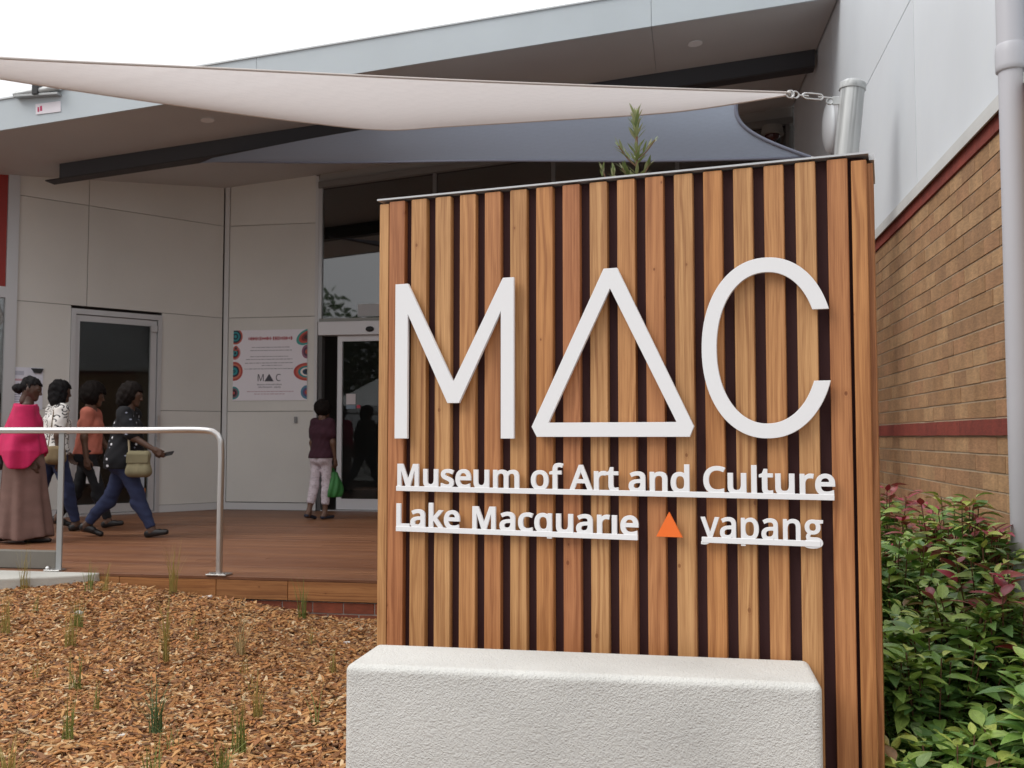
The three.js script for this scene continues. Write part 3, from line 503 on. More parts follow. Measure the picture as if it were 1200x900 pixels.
// ------------------------------------------------------------------ plants
function leafGeo(len, wid, curl, fold, bow = 0) { // pointed leaf along +z, folded on its midrib
  const n = 5, pos = [], uv = [], idx = [];
  for (let i = 0; i <= n; i++) { const t = i / n, w = wid * Math.pow(Math.sin(Math.PI * Math.pow(t, 0.8) * 0.98 + 0.03), 0.9) * 0.5, y = curl * t * t * len, z = t * len * (1 - 0.15 * t * Math.abs(curl)); for (const s of [-1, 0, 1]) { pos.push(s * w, y + Math.abs(s) * fold * w + bow * Math.sin(t * 3.14) * len, z); uv.push(s * 0.5 + 0.5, t); } }
  for (let i = 0; i < n; i++) for (let s = 0; s < 2; s++) { const a = i * 3 + s, b = a + 1, c = a + 3, d = c + 1; idx.push(a, c, b, b, c, d); }
  const g = new THREE.BufferGeometry(); g.setAttribute('position', new THREE.Float32BufferAttribute(pos, 3)); g.setAttribute('uv', new THREE.Float32BufferAttribute(uv, 2)); g.setIndex(idx); g.computeVertexNormals(); return g;
}
function leafMat(r, g, b, rough = 0.42) { return phys(r, g, b, { roughness: rough, transmission: 0.35, thickness: 0, side: THREE.DoubleSide, map: leafTex() }); }
function leafTex() { if (!leafTex.t) leafTex.t = tex(64, 128, (u, v) => { const m = Math.abs(u - 0.5), vein = Math.max(0, 1 - Math.abs(((v * 8 + m * 5) % 1) - 0.5) * 14) * 0.08, mid = m < 0.03 ? 0.14 : 0; const n = 0.84 + vein + mid + 0.12 * vn(u * 8, v * 12, 8, 12, 3); return [n, n, n * 0.97]; }, { srgb: true }); return leafTex.t; }
function PLANTS() {
  const geos = [leafGeo(0.086, 0.042, -0.25, 0.3), leafGeo(0.072, 0.037, -0.45, 0.4), leafGeo(0.1, 0.042, -0.35, 0.22), leafGeo(0.064, 0.034, 0.1, 0.35)];
  const green = [[0.28, 0.48, 0.10], [0.22, 0.41, 0.10], [0.42, 0.60, 0.14], [0.15, 0.31, 0.09], [0.58, 0.68, 0.15], [0.34, 0.48, 0.21]].map(c => leafMat(...c, 0.5));
  const red = [[0.48, 0.05, 0.10], [0.34, 0.045, 0.07], [0.5, 0.13, 0.14]].map(c => leafMat(...c)), odd = [[0.42, 0.33, 0.06], [0.36, 0.2, 0.1]].map(c => leafMat(...c));
  const twig = mat(0.13, 0.06, 0.035, { roughness: 0.9 });
  const shrub = (x, z, h, rad, seed, label, redness, nTwig) => {
    const t = thing('leafy_shrub', label, 'shrub', [x, 0, z], 0), r = rng(seed), branches = [], leaves = [];
    for (let k = 0; k < nTwig; k++) {
      const a = r() * 6.283, q = Math.sqrt(r()), hh = h * (0.5 + 0.47 * Math.pow(r(), 0.6)) * (1 - 0.2 * q * q), ex = Math.cos(a) * rad * q, ez = Math.sin(a) * rad * q;
      const p0 = [ex * 0.15, 0.1, ez * 0.15], p1 = [ex * 0.6, hh * 0.6, ez * 0.6], p2 = [ex, hh, ez];
      branches.push(tube([p0, p1, p2], 0.0025, 8, 5));
      const cur = new THREE.CatmullRomCurve3([V(...p0), V(...p1), V(...p2)]), n = 21 + Math.floor(r() * 8), tipRed = r() < redness;
      for (let i = 0; i < n; i++) {
        const s = 1 - Math.pow(i / n, 1.35) * 0.8, p = cur.getPoint(Math.min(1, s)), az = a + i * 2.4 + r() * 0.8, el = lerp(0.55, -0.35, i / n) + (r() - 0.5) * 0.5, sc = (0.74 + 0.6 * r()) * (i < 3 ? 0.85 : 1);
        const u = r(); let m = green[Math.floor(r() * 4)]; if (i < 4 && u < 0.45) m = green[r() < 0.5 ? 2 : 4]; if (tipRed && i < 4) m = red[Math.floor(r() * 3)]; else if (u > 0.985) m = odd[Math.floor(r() * 2)]; else if (u > 0.94) m = green[5];
        const o = new THREE.Object3D(); o.position.copy(p); o.rotation.set(-el, az, (r() - 0.5) * 0.8, 'YXZ'); o.scale.setScalar(sc); o.translateZ(0.012); o.updateMatrix();
        const wp = p.clone().add(t.position), vis = Math.hypot(wp.x, wp.y - 1.5, wp.z) + (i > 6 ? 0.6 : 0);
        leaves.push({ m, g: geos[Math.floor(r() * 4)], o, vis });
      }
    }
    part('branches', merge(branches), twig, t);
    leaves.sort((a, b) => a.vis - b.vis);
    const rest = new Map();
    leaves.forEach((l, i) => { if (i < 290) { const e = part('leaf', l.g, l.m, t); e.position.copy(l.o.position); e.quaternion.copy(l.o.quaternion); e.scale.copy(l.o.scale); } else { if (!rest.has(l.m)) rest.set(l.m, []); rest.get(l.m).push(l.g.clone().applyMatrix4(l.o.matrix)); } });
    for (const [m, l] of rest) part('inner_leaves', merge(l), m, t).userData.kind = 'stuff';
  };
  shrub(0.98, -5.35, 1.31, 0.42, 1, 'shrub with pink tips furthest back against the brick wall', 0.46, 110);
  shrub(1.18, -4.62, 1.30, 0.36, 2, 'shrub in the middle of the hedge under the brick wall', 0.36, 120);
  shrub(0.80, -4.35, 1.17, 0.30, 3, 'light green shrub close beside the edge of the timber sign', 0.08, 90);
  shrub(1.13, -3.92, 1.13, 0.34, 4, 'shrub with red young leaves at the foot of the downpipe', 0.42, 125);
  shrub(0.84, -3.72, 0.98, 0.28, 5, 'low bright green shrub right of the sign at mid height', 0.02, 105);
  shrub(1.16, -3.30, 0.86, 0.30, 6, 'dark shrub nearest the bottom right corner', 0.14, 115);
  shrub(0.80, -3.25, 0.62, 0.22, 7, 'smallest shrub at the bottom beside the sign edge', 0.03, 70);

  // tall sapling behind the sign
  { const t = thing('young_bottlebrush', 'thin sapling with grey green needle leaves rising above the sign', 'sapling', [-0.205, 0, -4.23]), r = rng(61);
    const stem = tube([[0.02, 0.1, 0], [0.0, 1.2, 0.01], [0.005, 2.3, 0], [0.0, 2.885, 0]], 0.006, 30, 7); part('stem', stem, mat(0.2, 0.1, 0.06), t);
    const g = leafGeo(0.066, 0.015, 0.1, 0.3), ms = [[0.30, 0.38, 0.14], [0.42, 0.48, 0.24], [0.22, 0.30, 0.10], [0.48, 0.50, 0.28]].map(c => leafMat(...c, 0.6));
    const side = (x0, y0, x1, y1, z1) => { part('twig', tube([[x0, y0, 0], [(x0 + x1) / 2, (y0 + y1) / 2 - 0.01, z1 / 2], [x1, y1, z1]], 0.003, 8, 5), mat(0.2, 0.11, 0.06), t); };
    const put = (x, y, z, el, az, s) => { const e = part('leaf', g, ms[Math.floor(r() * 4)], t); e.position.set(x, y, z); e.rotation.set(-el, az, 0, 'YXZ'); e.scale.setScalar(s); };
    for (let i = 0; i < 110; i++) { const y = 2.57 + 0.325 * (i / 110), az = i * 2.4, dense = i > 84 ? 1 : 0; if (!dense && Math.floor(i / 12) % 3 === 2) continue; put(0, y, 0, 0.35 + 0.7 * (i / 110) + (r() - 0.5) * 0.4, az, 0.75 + 0.35 * r()); }
    for (const [x1, y1, z1, n] of [[-0.075, 2.76, 0.02, 12], [0.08, 2.79, -0.02, 9], [-0.06, 2.66, 0.03, 12], [-0.10, 2.64, -0.03, 9], [0.06, 2.68, 0.02, 8]]) { side(0, y1 - 0.09, x1, y1, z1); for (let k = 0; k < n; k++) { const s = 0.35 + 0.65 * k / n; put(x1 * s, y1 - 0.09 + 0.09 * s, z1 * s, 0.4 + r() * 0.7, Math.atan2(x1, z1) + (r() - 0.5) * 2.4, 0.6 + 0.3 * r()); } }
    for (const [dx, h] of [[-0.145, 2.655], [-0.10, 2.645]]) { side(0, 2.3, dx, h, 0.02); for (let k = 0; k < 10; k++) put(dx, h - 0.03 + 0.004 * k, 0.02, 0.9 + r() * 0.5, r() * 6.28, 0.6); }
  }
  // grass tufts in the mulch
  const bladeM = [[0.34, 0.27, 0.07], [0.19, 0.22, 0.045], [0.42, 0.31, 0.14], [0.09, 0.15, 0.05]].map(c => phys(...c, { roughness: 0.7, transmission: 0.2, thickness: 0, side: THREE.DoubleSide }));
  const tuft = (x, z, h, n, seed, mi, spread, label) => {
    const r = rng(seed), pos = [], idx = [], y0 = hump(x, z);
    for (let k = 0; k < n; k++) {
      const a = r() * 6.283, len = h * (0.5 + 0.6 * r()), lean = spread * r(), bx0 = (r() - 0.5) * 0.05, bz0 = (r() - 0.5) * 0.05, w = 0.0026 + 0.0016 * r(), o = pos.length / 3, N = 5;
      for (let i = 0; i <= N; i++) { const t = i / N, q = lean * t * t * len, cx = bx0 + Math.cos(a) * q, cz = bz0 + Math.sin(a) * q, cy = len * t * (1 - 0.3 * lean * t), ww = w * (1 - t * 0.9); pos.push(cx - Math.sin(a) * ww, cy, cz + Math.cos(a) * ww, cx + Math.cos(a) * ww * 0.6, cy, cz + Math.sin(a) * ww * 0.6, cx + Math.sin(a) * ww, cy, cz - Math.cos(a) * ww); }
      for (let i = 0; i < N; i++) for (let s = 0; s < 2; s++) { const p = o + i * 3 + s; idx.push(p, p + 3, p + 1, p + 1, p + 3, p + 4); }
    }
    const g = new THREE.BufferGeometry(); g.setAttribute('position', new THREE.Float32BufferAttribute(pos, 3)); g.setIndex(idx); g.computeVertexNormals(); 
    const m = solo('grass_tuft', g, bladeM[mi], label, 'grass tuft'); m.position.set(x, y0, z);
  };
  tuft(-4.28, -5.66, 0.30, 26, 1, 0, 0.7, 'yellowish tuft at the left edge, level with the white pebble row');
  tuft(-4.86, -6.62, 0.36, 18, 2, 0, 0.3, 'tall thin tuft in front of the concrete landing slab');
  tuft(-4.36, -6.66, 0.26, 16, 3, 1, 0.4, 'short tuft under the corner of the landing slab');
  tuft(-4.25, -6.68, 0.24, 14, 4, 0, 0.4, 'pale tuft just right of the landing slab corner');
  tuft(-3.72, -5.50, 0.30, 24, 5, 0, 0.35, 'dry upright tuft left of the bed centre, in front of a taller green one');
  tuft(-3.92, -5.88, 0.27, 22, 6, 1, 0.5, 'green tuft straight behind the dry upright one');
  tuft(-3.02, -5.37, 0.42, 26, 7, 0, 0.35, 'tall straw coloured tuft below the rail end plate');
  tuft(-3.80, -6.85, 0.42, 26, 8, 0, 0.5, 'wispy tuft against the deck edge left of the rail end');
  tuft(-2.70, -5.68, 0.36, 26, 9, 2, 0.8, 'bleached tuft with spread blades right of the bed centre');
  tuft(-2.74, -6.78, 0.34, 24, 10, 1, 0.6, 'tuft against the exposed red bricks of the deck');
  tuft(-2.40, -6.10, 0.20, 10, 11, 0, 0.4, 'tiny tuft between the deck bricks and the sign');
  tuft(-3.18, -4.75, 0.24, 18, 12, 1, 0.5, 'small green tuft, upper of two at the left front');
  tuft(-2.76, -4.09, 0.23, 18, 13, 1, 0.4, 'small green tuft, lower of two at the left front');
  tuft(-2.40, -4.21, 0.30, 44, 14, 3, 0.8, 'dense dark green tuft at the front of the bed');
  tuft(-1.90, -4.02, 0.28, 30, 15, 1, 0.25, 'bright yellow green tuft near the front left of the white block');
  tuft(-2.05, -4.52, 0.24, 24, 16, 0, 0.35, 'yellow tuft behind the bright one near the white block');
  tuft(-2.02, -5.45, 0.20, 14, 17, 0, 0.4, 'thin tuft nearest the top left corner of the white block');
  tuft(-2.09, -3.64, 0.20, 22, 18, 1, 0.5, 'tuft cut by the bottom edge of the picture, left of centre');
  tuft(-2.69, -3.59, 0.24, 24, 19, 0, 0.9, 'tuft in the bottom left corner');
  tuft(-1.85, -3.74, 0.18, 30, 20, 1, 1.1, 'low sprawling tuft at the bottom beside the white block');
  { const q = rng(515); [[-3.3, -6.2], [-4.4, -6.1], [-3.5, -4.9], [-2.9, -4.5], [-2.3, -5.0], [-3.1, -5.9], [-2.5, -5.3], [-1.75, -4.5], [-3.9, -5.0], [-2.2, -4.0]].forEach(([x, z], i) => { tuft(x, z, 0.14 + 0.08 * q(), 7, 600 + i, i % 2, 0.8, 'thin pale grass seedling standing alone in the bark mulch'); scene.children[scene.children.length - 1].userData.group = 'grass seedlings on the mulch'; }); }
  // pale stones and bits lying on the mulch
  const r = rng(88), sm = mat(0.62, 0.58, 0.54, { roughness: 0.8 });
  const stone = (x, z, s, label) => { const P = []; for (let i = 0; i < 16; i++) P.push(V((r() - 0.5) * s * 1.5, (r() - 0.5) * s * 0.6, (r() - 0.5) * s)); const m = solo('pale_stone', uvm(new ConvexGeometry(P)), sm, label, 'stone'); m.position.set(x, hump(x, z) + 0.02, z); };
  stone(-3.22, -5.12, 0.06, 'largest pale stone on the mulch, left of the dense tuft'); stone(-4.1, -6.15, 0.05, 'pale stone on the mulch near the landing slab'); stone(-2.55, -4.18, 0.035, 'small white stone just left of the dense green tuft'); stone(-2.2, -6.2, 0.035, 'pale stone on the mulch in front of the deck bricks'); stone(-3.55, -6.9, 0.06, 'pale stone at the deck edge');
}
function surfaceNet(sdf, lo, hi, h) { // mesh of the zero surface of a distance field, by naive surface nets
  const n = [0, 1, 2].map(k => Math.ceil((hi[k] - lo[k]) / h) + 1), [nx, ny, nz] = n, F = new Float32Array(nx * ny * nz), id = (i, j, k) => (k * ny + j) * nx + i;
  for (let k = 0; k < nz; k++) for (let j = 0; j < ny; j++) for (let i = 0; i < nx; i++) F[id(i, j, k)] = sdf(lo[0] + i * h, lo[1] + j * h, lo[2] + k * h);
  const cell = new Int32Array(nx * ny * nz).fill(-1), pos = [], idx = [];
  for (let k = 0; k < nz - 1; k++) for (let j = 0; j < ny - 1; j++) for (let i = 0; i < nx - 1; i++) {
    let m = 0, c = 0, sx = 0, sy = 0, sz = 0; const v = [];
    for (let q = 0; q < 8; q++) { const f = F[id(i + (q & 1), j + ((q >> 1) & 1), k + (q >> 2))]; v.push(f); if (f < 0) m |= 1 << q; }
    if (m === 0 || m === 255) continue;
    for (let a = 0; a < 8; a++) for (const bit of [1, 2, 4]) { const b = a | bit; if (a & bit || (v[a] < 0) === (v[b] < 0)) continue; const t = v[a] / (v[a] - v[b]); sx += (a & 1) + (bit === 1 ? t : 0); sy += ((a >> 1) & 1) + (bit === 2 ? t : 0); sz += (a >> 2) + (bit === 4 ? t : 0); c++; }
    cell[id(i, j, k)] = pos.length / 3; pos.push(lo[0] + (i + sx / c) * h, lo[1] + (j + sy / c) * h, lo[2] + (k + sz / c) * h);
  }
  const quad = (a, b, c, d, flip) => { if (a < 0 || b < 0 || c < 0 || d < 0) return; flip ? idx.push(a, c, b, a, d, c) : idx.push(a, b, c, a, c, d); };
  for (let k = 1; k < nz - 1; k++) for (let j = 1; j < ny - 1; j++) for (let i = 1; i < nx - 1; i++) {
    const f = F[id(i, j, k)] < 0;
    if (f !== F[id(i + 1, j, k)] < 0) quad(cell[id(i, j - 1, k - 1)], cell[id(i, j, k - 1)], cell[id(i, j, k)], cell[id(i, j - 1, k)], !f);
    if (f !== F[id(i, j + 1, k)] < 0) quad(cell[id(i - 1, j, k - 1)], cell[id(i - 1, j, k)], cell[id(i, j, k)], cell[id(i, j, k - 1)], !f);
    if (f !== F[id(i, j, k + 1)] < 0) quad(cell[id(i - 1, j - 1, k)], cell[id(i, j - 1, k)], cell[id(i, j, k)], cell[id(i - 1, j, k)], !f);
  }
  const g = new THREE.BufferGeometry(); g.setAttribute('position', new THREE.Float32BufferAttribute(pos, 3)); g.setIndex(idx); g.computeVertexNormals();
  const uv = new Float32Array(pos.length / 3 * 2); for (let i = 0; i < pos.length / 3; i++) { uv[i * 2] = Math.atan2(pos[i * 3], pos[i * 3 + 2]) * 0.16; uv[i * 2 + 1] = pos[i * 3 + 1]; } g.setAttribute('uv', new THREE.BufferAttribute(uv, 2)); return g;
}
const smin = (a, b, k) => { const h = Math.max(k - Math.abs(a - b), 0) / k; return Math.min(a, b) - h * h * k * 0.25; };
function bone(x, y, z, b) { // tapered capsule: [ax, ay, az, bx, by, bz, ra, rb]
  const dx = b[3] - b[0], dy = b[4] - b[1], dz = b[5] - b[2], px = x - b[0], py = y - b[1], pz = z - b[2], l = dx * dx + dy * dy + dz * dz || 1e-9;
  const t = clamp((px * dx + py * dy + pz * dz) / l), ex = px - t * dx, ey = py - t * dy, ez = pz - t * dz; return Math.sqrt(ex * ex + ey * ey + ez * ez) - lerp(b[6], b[7], t);
}
const field = (bones, k) => (x, y, z) => { let d = 9; for (const b of bones) d = smin(d, bone(x, y, z, b), k); return d; };
const ell = (x, y, z, c, r) => { const a = (x - c[0]) / r[0], b = (y - c[1]) / r[1], d = (z - c[2]) / r[2], q = Math.sqrt(a * a + b * b + d * d); return (q - 1) * Math.min(r[0], r[1], r[2]); };
function bounds(bones, pad) { const lo = [9, 9, 9], hi = [-9, -9, -9]; for (const b of bones) for (const [o, r] of [[0, b[6]], [3, b[7]]]) for (let k = 0; k < 3; k++) { lo[k] = Math.min(lo[k], b[o + k] - r - pad); hi[k] = Math.max(hi[k], b[o + k] + r + pad); } return [lo, hi]; }
// person: local +x is the way the body faces, +z its right side. legs/arms: [right, left] of angles in degrees
function makePerson(o) {
  const H = o.H, s = H / 1.65, hipY = 0, q = (v) => R(v);
  const t = thing('person', o.label, 'person', [o.at[0], 0.452, o.at[1]], q(o.turn), o.group);
  // skeleton, hips at the origin first, then lifted so that the lower foot stands on the floor
  const sides = [1, -1], J = { legs: [], arms: [] };
  sides.forEach((sd, i) => {
    const [a, k] = o.legs[i], hip = [0, 0, sd * 0.085 * s], L1 = 0.245 * H, L2 = 0.247 * H;
    const knee = [hip[0] + L1 * Math.sin(q(a)), hip[1] - L1 * Math.cos(q(a)), sd * 0.08 * s], b = q(a - k), ankle = [knee[0] + L2 * Math.sin(b), knee[1] - L2 * Math.cos(b), sd * 0.07 * s];
    const fp = q(o.feet ? o.feet[i] : 0), toe = [ankle[0] + 0.15 * s * Math.cos(fp), ankle[1] - 0.05 * s + 0.15 * s * Math.sin(fp), ankle[2] + sd * 0.015]; J.legs.push({ hip, knee, ankle, toe, fp, b });
  });
  let low = 9; J.legs.forEach(l => { low = Math.min(low, l.ankle[1] - 0.077 * s, l.toe[1] - 0.026 * s); }); const up = -low;
  J.legs.forEach(l => { for (const k of ['hip', 'knee', 'ankle', 'toe']) l[k][1] += up; });
  const hy = up, sh = hy + 0.288 * H, lean = o.lean || 0, lx = (y) => lean * (y - hy);
  sides.forEach((sd, i) => {
    const [a, e, ab] = o.arms[i], S = [lx(sh), sh, sd * 0.165 * s * (o.sw || 1)], U = 0.172 * H, L = 0.15 * H;
    const el = [S[0] + U * Math.sin(q(a)), S[1] - U * Math.cos(q(a)) * Math.cos(q(ab)), S[2] + sd * U * Math.sin(q(ab))], w = q(a + e), wr = [el[0] + L * Math.sin(w), el[1] - L * Math.cos(w), el[2] + sd * L * 0.3 * Math.sin(q(ab))]; J.arms.push({ S, el, wr, dir: V(wr[0] - el[0], wr[1] - el[1], wr[2] - el[2]).normalize(), sd });
  });
  const fat = o.fat || 1, torso = [
    [lx(hy), hy + 0.02, -0.075 * s, lx(hy), hy + 0.02, 0.075 * s, 0.105 * s * fat, 0.105 * s * fat], [-0.035, hy - 0.03, -0.07 * s, -0.035, hy - 0.03, 0.07 * s, 0.095 * s * fat, 0.095 * s * fat],
    [lx(hy + 0.15 * s), hy + 0.15 * s, -0.045 * s, lx(hy + 0.15 * s), hy + 0.15 * s, 0.045 * s, 0.094 * s * fat, 0.094 * s * fat],
    [lx(hy + 0.32 * s), hy + 0.33 * s, -0.065 * s, lx(hy + 0.32 * s), hy + 0.33 * s, 0.065 * s, 0.108 * s, 0.108 * s], [lx(hy + 0.33 * s) + 0.055, hy + 0.32 * s, -0.06 * s, lx(hy + 0.33 * s) + 0.055, hy + 0.32 * s, 0.06 * s, 0.06 * s, 0.06 * s],
    [lx(sh), sh - 0.01, -0.125 * s * (o.sw || 1), lx(sh), sh - 0.01, 0.125 * s * (o.sw || 1), 0.056 * s, 0.056 * s]];
  const hc = [lx(sh) + 0.035 * s + (o.headFwd || 0), sh + 0.202 * s, 0], neck = [[lx(sh), sh + 0.01, 0, hc[0] - 0.015, hc[1] - 0.07 * s, 0, 0.055 * s, 0.05 * s]];
  const legB = [], armB = [], shankB = [];
  J.legs.forEach(l => { legB.push([...l.hip, ...l.knee, 0.082 * s * fat, 0.053 * s], [...l.knee, ...l.ankle, 0.052 * s, 0.034 * s]); const b = l.b; shankB.push([l.knee[0] - 0.018 * Math.cos(b), l.knee[1] - 0.09 * s, l.knee[2], lerp(l.knee[0], l.ankle[0], 0.6) - 0.008, lerp(l.knee[1], l.ankle[1], 0.6), l.ankle[2], 0.047 * s, 0.035 * s]); });
  J.arms.forEach(a => armB.push([...a.S, ...a.el, 0.048 * s, 0.037 * s], [...a.el, ...a.wr, 0.038 * s, 0.025 * s]));
  const footB = J.legs.map(l => [l.ankle[0] - 0.035, l.ankle[1] - 0.045 * s, l.ankle[2], ...l.toe, 0.033 * s, 0.024 * s]);
  const bodyBones = [...torso, ...neck, ...legB, ...shankB, ...armB, ...footB, ...J.legs.map(l => [...l.ankle, l.ankle[0] - 0.03, l.ankle[1] - 0.045 * s, l.ankle[2], 0.034 * s, 0.032 * s])];
  const [lo, hi] = bounds(bodyBones, 0.03), geos = [surfaceNet(field(bodyBones, 0.035), lo, hi, 0.0125)];
  // head, turned on the neck
  const yaw = q(o.yaw || 0), pit = q(o.pitch || 0), cy = Math.cos(yaw), sy = Math.sin(yaw), cp = Math.cos(pit), sp = Math.sin(pit);
  const toLocal = (x, y, z) => { x -= hc[0]; y -= hc[1]; z -= hc[2]; const a = x * cy - z * sy, c = x * sy + z * cy; return [(a * cp + y * sp) / s, (-a * sp + y * cp) / s, c / s]; };
  const fromLocal = (p) => { const a = p[0] * cp - p[1] * sp, b = p[0] * sp + p[1] * cp, c = p[2]; return [hc[0] + s * (a * cy + c * sy), hc[1] + s * b, hc[2] + s * (-a * sy + c * cy)]; };
  const headL = (x, y, z) => {
    let d = ell(x, y, z, [-0.01, 0.03, 0], [0.098, 0.092, 0.075]); const az = Math.abs(z);
    d = smin(d, bone(x, y, z, [0.025, -0.025, 0, 0.055, -0.082, 0, 0.062, 0.028]), 0.04);
    d = smin(d, bone(x, y, az, [0.02, -0.04, 0.042, 0.055, -0.085, 0.012, 0.022, 0.022]), 0.03);
    d = smin(d, bone(x, y, az, [0.072, 0.022, 0.012, 0.07, 0.02, 0.042, 0.014, 0.012]), 0.015);
    d = smin(d, bone(x, y, z, [0.086, 0.012, 0, 0.102, -0.03, 0, 0.008, 0.0125]), 0.012); d = smin(d, bone(x, y, az, [0.092, -0.034, 0.009, 0.093, -0.034, 0.013, 0.009, 0.007]), 0.01);
    d = Math.max(d, -(bone(x, y, az, [0.094, 0.003, 0.031, 0.096, 0.003, 0.037, 0.014, 0.012]) + 0.0));
    d = smin(d, bone(x, y, az, [0.081, -0.056, 0, 0.077, -0.056, 0.02, 0.0085, 0.004]), 0.006); d = smin(d, bone(x, y, az, [0.079, -0.069, 0, 0.075, -0.067, 0.015, 0.009, 0.005]), 0.006);
    d = smin(d, ell(x, y, az, [-0.008, -0.005, 0.077], [0.019, 0.031, 0.009]), 0.008);
    d = smin(d, bone(x, y, z, [-0.02, -0.05, 0, -0.035, -0.13, 0, 0.052, 0.05]), 0.03); return d;
  };
  const headF = (x, y, z) => { const p = toLocal(x, y, z); return headL(...p) * s; };
  geos.push(surfaceNet(headF, [hc[0] - 0.16, hc[1] - 0.17 * s, -0.16], [hc[0] + 0.16, hc[1] + 0.16, 0.16], 0.0065));
  // hands: palm, four unequal fingers bent at the knuckles, thumb from the side of the palm
  J.grip = [];
  J.arms.forEach((a, i) => {
    const d = a.dir, curl = (o.curl || [25, 25])[i], tw = q((o.twist || [0, 0])[i]);
    let n = V(0, 0, -a.sd), f = V().crossVectors(n, d).multiplyScalar(a.sd); n = V().crossVectors(d, f).multiplyScalar(1); if (n.z * a.sd > 0) n.negate(); f.normalize(); n.normalize();
    if (f.x * d.y > 0 && Math.abs(d.y) > 0.5) f.negate(); // thumb side to the front
    if (tw) { n.applyAxisAngle(d, tw); f.applyAxisAngle(d, tw); }
    const W = V(...a.wr), B = [], P = (u, v, w) => W.clone().addScaledVector(d, u * s).addScaledVector(f, v * s).addScaledVector(n, w * s);
    const add = (A, C, ra, rb) => B.push([A.x, A.y, A.z, C.x, C.y, C.z, ra * s, rb * s]);
    add(P(-0.02, 0, 0), P(0.03, 0, 0), 0.024, 0.021);
    const fin = [[0.026, 0.07, 1], [0.009, 0.078, 1.08], [-0.009, 0.073, 1], [-0.026, 0.06, 0.82]];
    fin.forEach(([v, kl, len], j) => {
      const K = P(kl + 0.012, v, 0.002); add(P(0.01, v * 0.7, 0), K, 0.016, 0.0115);
      let dir = d.clone(), at = K, ang = q(curl * (0.9 + 0.08 * j)); [0.036, 0.026, 0.021].forEach((l, m) => { dir.applyAxisAngle(V().crossVectors(d, n).normalize(), ang); const nx = at.clone().addScaledVector(dir, l * len * s); add(at, nx, 0.0098 - 0.001 * m, 0.0088 - 0.001 * m); at = nx; if (j === 1 && m === 1) J.grip[i] = nx.clone(); });
    });
    const T0 = P(0.022, 0.022, 0.004), T1 = P(0.052, 0.046, 0.016), T2 = P(0.078, 0.05, 0.028); add(T0, T1, 0.0145, 0.0105); add(T1, T2, 0.0105, 0.0085); add(P(0.078, 0.05, 0.028), P(0.092, 0.048, 0.036), 0.0085, 0.007);
    const [l2, h2] = bounds(B, 0.012); geos.push(surfaceNet((x, y, z) => { let e = 9; for (let b = 0; b < B.length; b++) e = smin(e, bone(x, y, z, B[b]), 0.006); return e; }, l2, h2, 0.0042));
  });
  part('body', merge(geos), o.skin, t);
  for (const e of [1, -1]) { const p = fromLocal([0.078, 0.003, e * 0.033]); part('eye', new THREE.SphereGeometry(0.0115 * s, 12, 8).translate(...p), EYE, t); }
  // clothing
  const grow = (bs, g) => bs.map(b => [...b.slice(0, 6), b[6] + g, b[7] + g]);
  if (o.trousers) {
    const c = o.trousers, off = c.off ?? 0.014, bs = grow([...torso.slice(0, 2), [0, hy + 0.1, -0.05 * s, 0, hy + 0.1, 0.05 * s, 0.095 * s * fat, 0.095 * s * fat], ...legB, ...shankB], off), F = field(bs, 0.03), [l, h] = bounds(bs, 0.02), cut = c.cut ?? 0.94;
    const planes = J.legs.map(g => { const d = V(g.ankle[0] - g.knee[0], g.ankle[1] - g.knee[1], 0), len = d.length(); d.normalize(); return [d, V(...g.knee).addScaledVector(d, len * cut), g]; });
    part('trousers', surfaceNet((x, y, z) => { let d = F(x, y, z) + 0.004 * Math.sin(y * 60 + x * 25) * Math.sin(z * 40 + y * 22); d = Math.max(d, y - (hy + 0.13 * s)); const [n, p] = planes[z > 0 ? 0 : 1]; return Math.max(d, (x - p.x) * n.x + (y - p.y) * n.y); }, l, h, 0.0115), c.mat, t);
  }
  if (o.skirt) {
    const c = o.skirt, y1 = hy + 0.16, y0 = c.hem, F = (x, y, z) => { const u = clamp((y1 - y) / (y1 - y0)), r = lerp(0.15, c.r, Math.pow(u, 0.75)) * (1 + 0.02 * Math.sin(y * 9 + z * 5) + 0.09 * u * Math.sin(Math.atan2(z, x) * 8 + 2 * u) + 0.03 * u * Math.sin(Math.atan2(z, x) * 13 - u)); return Math.max(0.8 * (Math.hypot((x - c.shift * u) / 1.02, z * 1.0) - r), y - y1, y0 + 0.015 * Math.sin(Math.atan2(z, x) * 3) - y); };
    part('skirt', surfaceNet(F, [-0.42, y0 - 0.05, -0.4], [0.48, y1 + 0.03, 0.4], 0.013), c.mat, t);
  }
  if (o.top) {
    const c = o.top, off = c.off ?? 0.016, sl = c.sleeve ?? 0.6, bs = grow(torso, off); J.arms.forEach(a => { const e = a.S.map((v, k) => lerp(v, a.el[k], Math.min(1, sl))); bs.push([...a.S, ...e, 0.056 * s + off, (c.cuff ?? 0.054) * s + off * 0.6]); if (sl > 1) bs.push([...a.el, ...a.el.map((v, k) => lerp(v, a.wr[k], sl - 1)), 0.052 * s, 0.045 * s]); });
    const F = field(bs, 0.035), [l, h] = bounds(bs, 0.03), hem = hy + c.hem; l[1] = Math.min(l[1], hem - 0.05); const flare = c.flare || 0; l[0] -= flare; h[0] += flare; l[2] -= flare; h[2] += flare;
